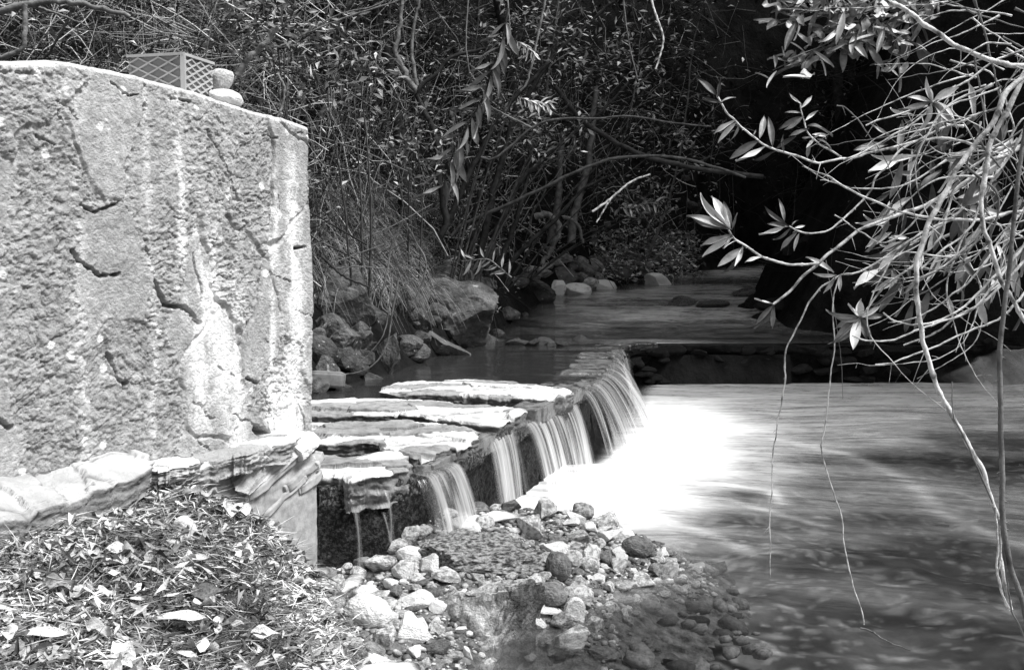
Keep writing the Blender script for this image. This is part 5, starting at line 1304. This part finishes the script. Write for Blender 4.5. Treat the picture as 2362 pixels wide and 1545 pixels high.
M['crown_mid'] = surf('shrub_leaf', 0.5, 1.3, 9, 0.7, 0.3, 0.0, tone='tone')
for px, py, Y_, rad, lab in ((800, 150, 8.6, .55, 'grey leafy bush above the right end of the wall'), (640, 60, 8.0, .5, 'loose leafy bush at the top left of the thicket behind the crate'), (930, 330, 10.5, .6, 'leafy bush left of the elbow shaped trunk'), (1240, 300, 12.0, .6, 'leafy bush behind the hanging shoot in the middle'), (1440, 120, 12.5, .75, 'dim leafy bush at the top right of the thicket'), (1230, 60, 11.5, .7, 'leafy bush at the top centre of the thicket'), (1560, 300, 14.5, .8, 'dark leafy bush over the upstream bend'), (1480, 470, 15.5, .55, 'low leafy bush on the far bank by the white forked stick')):
    c_ = at(px, py, Y_); bx_ = min(c_[0], float(np.interp(c_[1] + .4, LB[:, 1], LB[:, 0])) - .35); root = empty('bush', (bx_, c_[1] + .4, float(land(bx_, c_[1] + .4))), lab, 'bush'); n = 520
    for k in range(3):
        e_ = c_ + RNG.normal(0, .3, 3) * rad; z_ = root.location
        Vt, Ft, _ = one_tube([(z_[0] + .04 * k, z_[1], z_[2] - .1), (z_[0] * .6 + e_[0] * .4 + .05 * k, z_[1] * .6 + e_[1] * .4, z_[2] * .5 + e_[2] * .5), e_], .014, .004, 14, 5, .004); obj('stem', Vt, Ft, M['stem_dim'], root)
    d = RNG.normal(size=(n, 3)); d /= np.linalg.norm(d, axis=1, keepdims=True)
    C_ = c_ + d * (RNG.random(n) ** .5)[:, None] * np.array([rad, rad * .8, rad * .8]); C_ = C_[fbm(C_ * 4, 3, int(px)) > -.05]; m = len(C_)
    Vl, Fl = leaves(C_, RNG.normal(size=(m, 3)) * [1, .7, .5] + [0, 0, -.3], RNG.normal(size=(m, 3)) * .5 + [0, -.4, 1], RNG.uniform(.06, .12, m), RNG.uniform(.02, .045, m))
    obj('crown', Vl, Fl, M['crown_mid'], root, smooth=False, attrs={'tone': np.repeat(.03 + .42 * RNG.random(m) ** 2.4, 5)})

# ------------------------------------------------------------------ driftwood upstream
for k in range(34):
    px, py = random.uniform(1400, 1590), random.uniform(560, 625)
    p = drop(px, py, 14, 27, lambda a, b: np.maximum(land(a, b), ZW(b)), 600); L = random.uniform(.3, .9); a = random.gauss(.2, .4)
    d = np.array([math.cos(a), math.sin(a) * .3, -.25]) * L
    Vt, Ft, _ = one_tube([p - d / 2 + [0, 0, .1], p + [0, 0, .12], p + d / 2 + [0, 0, .1]], .016, .01, 8, 5)
    tag(obj('driftwood', Vt, Ft, M['stem_mid'], base=p), 'grey driftwood stick in the heap beside the upstream bend', 'driftwood', 'driftwood sticks heaped upstream')

# ------------------------------------------------------------------ oleander at the right
bush = empty('oleander_bush', (2.75, 4.1, -.05), 'oleander bush with pale bare branches and leaf clusters reaching in from the right', 'bush')
HUB = np.array([2.45, 3.7, 2.0])
nleafs = [0]
def branch(pts, Y, r0, r1, mat='stem_pale', n=None, dy=0.0, knob=.35):
    Y = Y if hasattr(Y, '__len__') else np.linspace(Y, Y + dy, len(pts))
    P = [at(px, py, yy) for (px, py), yy in zip(pts, Y)]
    m = int((n or 12 + 4 * len(pts)) * 1.6)
    Pp = smooth_path(P, m)
    L = np.linalg.norm(np.diff(Pp, axis=0), axis=1).sum(); q = np.linspace(0, L, m)
    sd = RNG.uniform(0, 90)
    wig = np.stack([fbm(p3(q * 9 + sd, q * 0 + 7 * k, q * 0), 3, 400 + k, .6) for k in range(3)], 1) * .010 + np.stack([fbm(p3(q * 34 + sd, q * 0 + 7 * k, q * 0), 2, 410 + k) for k in range(3)], 1) * .0022
    Pp = Pp + wig * np.minimum(1, np.minimum(q, L - q) / .08)[:, None]
    nod = np.exp(-((q % .055) / .005) ** 2) * (RNG.random() * .3 + .25)
    R_ = np.linspace(r0, r1, m) * (1 + nod + .12 * fbm(p3(q * 40 + sd, q * 0, q * 0), 2, 415))
    Vt, Ft = tubes(Pp[None], R_[None], 7)
    for _ in range(int(L * 9)):                      # broken side spurs and buds
        i = RNG.integers(2, m - 2); t_ = Pp[i + 1] - Pp[i]; t_ /= np.linalg.norm(t_) + 1e-9
        d_ = RNG.normal(size=3); d_ -= t_ * (d_ @ t_); d_ = d_ / np.linalg.norm(d_) + t_ * RNG.uniform(.2, 1.0)
        ln = RNG.choice([.006, .012, .03, .06]) * RNG.uniform(.6, 1.3)
        k_ = np.linspace(0, 1, 4)[:, None]
        V2, F2 = tubes((Pp[i] + d_ * ln * k_ + np.array([0, 0, -.2 * ln]) * k_ ** 2)[None], np.linspace(min(R_[i] * .55, .0022), .0005, 4)[None], 4)
        Ft = np.vstack([Ft, F2 + len(Vt)]); Vt = np.vstack([Vt, V2])
    o = obj('branch', Vt, Ft, M[mat], bush); return o, Pp
def oleaf(par, base, tip, Y, mat, up=(0, -.6, 1), dy=0.0, v=None, Wf=1.0):
    a = at(*base, Y); b = at(*tip, Y + dy); L = np.linalg.norm(b - a)
    o = leaf_at('leaf', OL[nleafs[0] % 6 if v is None else v], M[mat], a, b - a, up, L, Wf); nleafs[0] += 1
    return attach(o, par)
# trunk of the bush, outside the frame, that carries the branches
for k, (dx, dz) in enumerate(((0, 0), (.12, .1), (-.1, -.2))):
    Vt, Ft, _ = one_tube([(2.75 + dx * .5, 4.1 + .1 * k, -.15), (2.85 + dx, 4.0, .8), (2.6 + dx, 3.8, 1.6 + dz), (2.45 + dx, 3.7, 2.1 + dz)], .035, .022, 20, 7, .004); obj('trunk', Vt, Ft, M['stem_mid'], bush)
Y1 = 3.5
b1, _ = branch([(2620, 150), (2480, 250), (2362, 330), (2303, 365), (2230, 423), (2139, 474), (2064, 497), (1991, 531), (1950, 560), (1889, 607), (1840, 658), (1807, 686), (1783, 702)], Y1, .0088, .0042)
for t_ in ((1742, 745), (1762, 765), (1778, 757)): oleaf(b1, (1783, 702), t_, Y1, 'leaf', (.4, -1, .3))
oleaf(b1, (1783, 702), (1740, 697), Y1, 'leaf_pale')
b2, _ = branch([(1889, 608), (1845, 610), (1807, 603), (1754, 590), (1718, 570), (1693, 552), (1681, 531)], Y1 - .02, .0042, .003)
for bs, t_, mt in (((1681, 531), (1616, 452), 'leaf_pale'), ((1684, 528), (1640, 450), 'leaf_pale'), ((1681, 531), (1590, 487), 'leaf'), ((1684, 531), (1594, 510), 'leaf'), ((1684, 527), (1674, 464), 'leaf'), ((1687, 531), (1692, 490), 'leaf'), ((1680, 527), (1650, 500), 'leaf'), ((1690, 545), (1618, 562), 'leaf'), ((1690, 550), (1616, 585), 'leaf_pale'), ((1684, 545), (1676, 572), 'leaf_pale'), ((1716, 572), (1652, 610), 'leaf'), ((1712, 568), (1702, 617), 'leaf_pale'), ((1716, 580), (1674, 632), 'leaf'), ((1760, 592), (1720, 602), 'leaf_pale'), ((1670, 528), (1640, 520), 'leaf')):
    oleaf(b2, bs, t_, Y1 - .03, mt, (random.uniform(-.4, .4), -1, .6), random.uniform(-.02, .03))
b3, _ = branch([(2560, 330), (2362, 336), (2266, 339), (2230, 330), (2175, 319), (2120, 325), (2066, 334), (2011, 352), (1974, 365), (1938, 369), (1883, 376), (1847, 365), (1810, 354), (1774, 339), (1752, 325), (1719, 299), (1697, 277), (1679, 259), (1664, 237), (1653, 219)], Y1 + .1, .0055, .0028)
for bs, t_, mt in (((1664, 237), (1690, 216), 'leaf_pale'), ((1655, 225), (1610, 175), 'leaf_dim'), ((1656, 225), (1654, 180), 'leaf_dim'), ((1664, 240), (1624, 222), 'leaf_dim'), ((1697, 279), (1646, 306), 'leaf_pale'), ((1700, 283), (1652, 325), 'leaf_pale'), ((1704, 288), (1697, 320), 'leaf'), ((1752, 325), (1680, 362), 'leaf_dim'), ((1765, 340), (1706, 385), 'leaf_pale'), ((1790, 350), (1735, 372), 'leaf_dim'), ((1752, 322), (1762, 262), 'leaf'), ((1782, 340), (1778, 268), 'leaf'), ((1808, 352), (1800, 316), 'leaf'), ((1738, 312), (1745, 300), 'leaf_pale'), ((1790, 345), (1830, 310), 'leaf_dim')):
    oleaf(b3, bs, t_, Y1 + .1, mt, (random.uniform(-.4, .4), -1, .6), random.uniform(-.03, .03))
b4, _ = branch([(1940, 363), (1923, 350), (1894, 332), (1872, 310), (1858, 281), (1850, 258), (1846, 240)], Y1 + .12, .003, .002)
for bs, t_, mt in (((1846, 242), (1826, 217), 'leaf_pale'), ((1848, 250), (1873, 219), 'leaf_pale'), ((1848, 262), (1812, 255), 'leaf'), ((1855, 270), (1812, 305), 'leaf_pale'), ((1850, 270), (1795, 295), 'leaf'), ((1857, 280), (1880, 254), 'leaf_pale'), ((1862, 292), (1924, 290), 'leaf'), ((1866, 298), (1822, 312), 'leaf'), ((1872, 312), (1912, 312), 'leaf_pale'), ((1876, 318), (1846, 318), 'leaf_pale'), ((1880, 320), (1858, 340), 'leaf_pale'), ((1876, 320), (1892, 305), 'leaf_pale'), ((1885, 322), (1922, 332), 'leaf'), ((1868, 325), (1864, 365), 'leaf')):
    oleaf(b4, bs, t_, Y1 + .12, mt, (random.uniform(-.4, .4), -1, .6), random.uniform(-.03, .03))
b5, _ = branch([(2560, 20), (2450, 70), (2362, 113), (2285, 153), (2230, 186), (2186, 212), (2150, 237)], Y1 - .1, .004, .003)
branch([(2150, 237), (2130, 265), (2084, 299), (2029, 328), (1993, 350), (1945, 369)], Y1 - .05, .003, .003)
branch([(2140, 245), (2085, 258), (2040, 272), (1997, 290)], Y1 - .05, .003, .0025)
for bs, t_, mt in (((2146, 237), (2098, 217), 'leaf_pale'), ((2148, 235), (2132, 190), 'leaf_pale'), ((2150, 233), (2145, 200), 'leaf_pale'), ((2148, 237), (2080, 270), 'leaf'), ((2146, 240), (2130, 320), 'leaf_pale'), ((2150, 242), (2190, 286), 'leaf'), ((2155, 240), (2195, 285), 'leaf'), ((2155, 237), (2223, 268), 'leaf_pale'), ((2155, 232), (2212, 207), 'leaf_pale'), ((2155, 230), (2196, 192), 'leaf_pale'), ((2150, 240), (2182, 293), 'leaf')):
    oleaf(b5, bs, t_, Y1 - .12, mt, (random.uniform(-.3, .3), -1, .5), random.uniform(-.06, .01), Wf=1.15)
oleaf(b5, (2230, 190), (2260, 266), Y1 - .1, 'leaf_pale', (.5, -1, .2))
b6, _ = branch([(1990, -40), (2040, 0), (2084, 22), (2120, 51), (2157, 77), (2193, 100), (2248, 124), (2303, 142), (2362, 155), (2480, 165)], Y1 - .25, .006, .008)
b7, _ = branch([(2560, 20), (2440, 100), (2362, 175), (2321, 219), (2285, 281), (2248, 328), (2204, 387), (2186, 431), (2157, 478), (2135, 522), (2117, 584), (2111, 633), (2117, 715), (2125, 768), (2145, 841), (2174, 918), (2211, 984), (2255, 1066), (2285, 1153), (2303, 1193), (2308, 1255), (2317, 1347), (2332, 1405)], Y1 - .35, .0085, .006, n=90)
b8, _ = branch([(2520, 30), (2420, 100), (2362, 182), (2318, 274), (2285, 339), (2277, 383), (2270, 438), (2268, 503), (2280, 568), (2308, 633), (2349, 707), (2400, 790)], Y1 - .3, .0085, .006)
branch([(2500, 60), (2400, 200), (2345, 330), (2275, 430), (2240, 520), (2190, 560), (2125, 620)], Y1 - .2, .005, .003)
b10, _ = branch([(2200, 505), (2120, 540), (2052, 584), (1991, 620), (1950, 629), (1930, 637), (1881, 682), (1852, 727), (1828, 772), (1813, 804), (1811, 857), (1803, 918), (1791, 996), (1783, 1100), (1779, 1240), (1777, 1330)], Y1 + .05, .004, .0012, n=70)
for bs, t_, mt in (((1922, 630), (1865, 586), 'leaf_pale'), ((1930, 636), (1880, 638), 'leaf_pale'), ((1938, 632), (1934, 672), 'leaf_pale'), ((1925, 640), (1905, 680), 'leaf')): oleaf(b10, bs, t_, Y1 + .04, mt, (.2, -1, .4))
b11, _ = branch([(2300, 380), (2210, 430), (2198, 458), (2174, 531), (2149, 568), (2101, 613), (2064, 641), (2023, 682), (1987, 731)], Y1 - .05, .0042, .003)
for t_, mt in (((1912, 724), 'leaf'), ((1926, 756), 'leaf'), ((1920, 783), 'leaf'), ((1941, 798), 'leaf'), ((1960, 804), 'leaf_pale'), ((2008, 782), 'leaf'), ((2030, 775), 'leaf'), ((2040, 722), 'leaf'), ((2032, 708), 'leaf_pale'), ((1975, 690), 'leaf_pale'), ((1990, 692), 'leaf_pale'), ((1950, 712), 'leaf_pale'), ((1948, 740), 'leaf'), ((2010, 775), 'leaf')):
    oleaf(b11, (1982 + random.uniform(-4, 4), 733), t_, Y1 - .06, mt, (random.uniform(-.3, .3), -1, .5), random.uniform(-.06, .02), Wf=1.1)
for pts, w in (([(1966, 774), (1999, 788), (2048, 786), (2101, 768), (2174, 743), (2255, 703), (2296, 654), (2337, 593), (2362, 552), (2450, 400)], .004), ([(2084, 796), (2125, 780), (2174, 760), (2215, 731), (2276, 686), (2362, 600), (2450, 480)], .0042), ([(2019, 841), (2052, 837), (2101, 821), (2154, 804), (2215, 772), (2284, 743), (2337, 703), (2362, 678), (2460, 560)], .0036),
               ([(1854, 383), (1912, 412), (1963, 442), (2026, 471), (2084, 489), (2142, 500), (2193, 505), (2266, 502), (2400, 480)], .0042), ([(2037, 721), (2060, 738), (2100, 748), (2150, 742), (2230, 700), (2330, 600), (2420, 500)], .0038), ([(2048, 744), (2110, 735), (2180, 690), (2250, 630), (2310, 540), (2370, 470)], .0034), ([(1925, 496), (1990, 535), (2040, 560), (2100, 520), (2200, 420), (2330, 330)], .003)):
    branch(pts[::-1], Y1 + random.uniform(-.3, .2), w * 1.25, w * .6)
b18, _ = branch([(2300, 250), (2180, 290), (2084, 339), (2047, 380), (2018, 409), (2004, 438), (1974, 478), (1938, 511), (1901, 529), (1865, 538), (1848, 536), (1820, 522)], Y1 + .1, .004, .0028)
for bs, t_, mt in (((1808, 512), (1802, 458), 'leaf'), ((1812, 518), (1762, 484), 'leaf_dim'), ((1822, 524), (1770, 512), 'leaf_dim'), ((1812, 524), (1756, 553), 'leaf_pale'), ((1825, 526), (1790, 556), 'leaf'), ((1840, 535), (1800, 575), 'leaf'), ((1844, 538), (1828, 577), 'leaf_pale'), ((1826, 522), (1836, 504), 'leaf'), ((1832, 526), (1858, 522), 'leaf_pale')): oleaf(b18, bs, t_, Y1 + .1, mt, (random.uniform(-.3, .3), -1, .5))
# sheaf of pale narrow leaves and dim leaves deeper in the bush
b19, _ = branch([(2280, 430), (2220, 480), (2160, 530), (2110, 555), (2060, 590)], Y1 + .2, .004, .003)
for t_, mt in (((2055, 552), 'leaf_pale'), ((2040, 570), 'leaf_pale'), ((2032, 580), 'leaf_pale'), ((2020, 615), 'leaf_pale'), ((2016, 640), 'leaf'), ((2050, 545), 'leaf_pale'), ((2060, 625), 'leaf'), ((2010, 600), 'leaf'), ((2075, 618), 'leaf')): oleaf(b19, (2112 + random.uniform(-20, 10), 552 + random.uniform(-6, 16)), t_, Y1 + .18, mt, (0, -1, .6))
for k in range(135):
    px, py = random.uniform(2040, 2362), random.uniform(250, 700)
    a = random.gauss(1.9, .7); L = random.uniform(45, 95)
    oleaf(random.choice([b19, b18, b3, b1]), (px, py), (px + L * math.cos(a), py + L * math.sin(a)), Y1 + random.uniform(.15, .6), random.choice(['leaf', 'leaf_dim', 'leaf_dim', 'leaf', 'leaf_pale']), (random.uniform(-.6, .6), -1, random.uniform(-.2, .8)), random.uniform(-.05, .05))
# fine tangle of bare twigs in the right-hand mass
for k in range(60):
    x0, y0 = random.uniform(2180, 2420), random.uniform(100, 620); a = random.gauss(2.0, .55); L = random.uniform(180, 430)
    if k % 3 == 0: a = random.gauss(2.9, .3)
    b_ = random.gauss(0, .55); pts = [(x0, y0), (x0 + L * .35 * math.cos(a - b_), y0 + L * .35 * math.sin(a - b_)), (x0 + L * .68 * math.cos(a - b_ * .4) + random.gauss(0, 8), y0 + L * .68 * math.sin(a - b_ * .4)), (x0 + L * math.cos(a + b_ * .2), y0 + L * math.sin(a + b_ * .2))]
    branch(pts, Y1 + random.uniform(-.3, .7), random.uniform(.002, .0042), .0005, random.choice(['stem_pale', 'stem_pale', 'stem_mid']), 16)
for k in range(18):
    x0, y0 = random.uniform(2180, 2420), random.uniform(-30, 120); a = random.choice([random.gauss(2.7, .35), random.gauss(.5, .35)]); L = random.uniform(150, 420)
    pts = [(x0, y0), (x0 + L * .5 * math.cos(a), y0 + L * .5 * math.sin(a) + random.uniform(-26, 26)), (x0 + L * math.cos(a), y0 + L * math.sin(a))]
    branch(pts, Y1 + random.uniform(-.2, .8), random.uniform(.002, .0042), .0005, random.choice(['stem_pale', 'stem_mid', 'stem_mid']), 16)
branch([(1930, 244), (1952, 251), (1989, 296), (2011, 328), (2037, 365), (2058, 409), (2077, 478), (2085, 520)], Y1 + .2, .0022, .0012, 'stem_mid')
# thorny cane and hanging twigs, things of their own
cane = empty('thorny_cane', at(2345, 1500, 3.0), 'upright grey cane with thorns at the right edge over the pool', 'cane')
Vt, Ft, Pc = one_tube([at(*q_, 3.0) for q_ in ((2380, 200), (2350, 400), (2329, 613), (2316, 715), (2306, 817), (2308, 939), (2308, 1000), (2312, 1091), (2312, 1182), (2321, 1255), (2332, 1314), (2347, 1354), (2362, 1401), (2385, 1500))], .0055, .0085, 80, 7, .0004)
obj('cane_stem', Vt, Ft, M['stem_mid'], cane)
for k in range(26):
    i = random.randint(14, 76); s = random.choice([-1, 1]); b = Pc[i]
    Vt, Ft = tubes(np.array([[b, b + [s * .009, -.002, .001], b + [s * .017, -.003, -.003]]]), np.array([[.0042, .002, .0003]]), 5); obj('thorn', Vt, Ft, M['stem_mid'], cane)
shrub('long drooping twig dipping its tip in the pool', at(1989, 1412, 3.3), [([(1935, 640), (1921, 700), (1925, 796), (1917, 857), (1909, 931), (1901, 996), (1894, 1036), (1920, 1128), (1942, 1193), (1947, 1255), (1967, 1347), (1989, 1412), (1993, 1440)], 3.5, .0022, .0022, 'stem_pale', dict(n=60, wob=.0006))], cat='twig', name='twig')
shrub('leafless twig floating on the pool below the drooping one', onz(1990, 1450, .01), [([(1985, 1448), (2010, 1455), (2040, 1475), (2100, 1500)], [onz(1985, 1448, .012)[1], onz(2010, 1455, .012)[1], onz(2040, 1475, .01)[1], onz(2100, 1500, -.01)[1]], .004, .002, 'stem_mid')], cat='twig', name='twig')
shrub('bundle of split stems hanging in the pool at the lower right', at(2320, 1410, 3.0), [([(2295, 1170), (2302, 1260), (2300, 1310), (2318, 1385), (2328, 1408)], 3.05, .0035, .003, 'stem_pale'), ([(2312, 1190), (2306, 1300), (2300, 1320), (2312, 1370), (2330, 1405)], 3.02, .003, .0025, 'stem_pale'), ([(2308, 1190), (2318, 1300), (2332, 1400), (2350, 1440), (2375, 1500)], 3.0, .0032, .0025, 'stem_mid'), ([(2196, 880), (2200, 960), (2225, 1010), (2290, 1160)], 3.1, .002, .003, 'stem_mid')], cat='stem', name='stem_bundle')
shrub('fine hanging thread of twig left of the thorny canes', at(1945, 920, 3.6), [([(1905, 600), (1925, 720), (1940, 830), (1944, 920)], 3.6, .0014, .001, 'stem_mid')], cat='twig', name='twig')

# leafy shrub at the top right
ls = empty('leafy_shrub', at(1950, 60, 4.6), 'leafy shrub with broad and narrow leaves hanging in at the top right', 'shrub')
twp = []
for k in range(14):
    x0, y0 = random.uniform(1900, 2200), random.uniform(-60, 20); x1, y1 = random.uniform(1770, 2120), random.uniform(40, 190)
    Vt, Ft, Pp = one_tube([at(x0, y0, 4.6), at((x0 + x1) / 2 + 20, (y0 + y1) / 2 - 15, 4.5), at(x1, y1, 4.4)], .004, .0018, 18, 5, .003); obj('stalk', Vt, Ft, M['stem_mid'], ls); twp.append(Pp)
for k in range(250):
    Pp = random.choice(twp); i = random.randint(2, 17); b = Pp[i] + RNG.normal(0, .022, 3)
    rd = k % 5 < 2
    d = np.array([random.gauss(-.3, .7), random.gauss(-.2, .4), random.gauss(-.25, .6)])
    o = leaf_at('leaf', (RL if rd else OL)[k % 3], M[random.choice(['leaf', 'leaf', 'leaf_dim', 'leaf_pale', 'leaf'])], b, d, (random.gauss(0, .4), -.7, 1), random.uniform(.05, .085) if rd else random.uniform(.08, .15)); attach(o, ls)
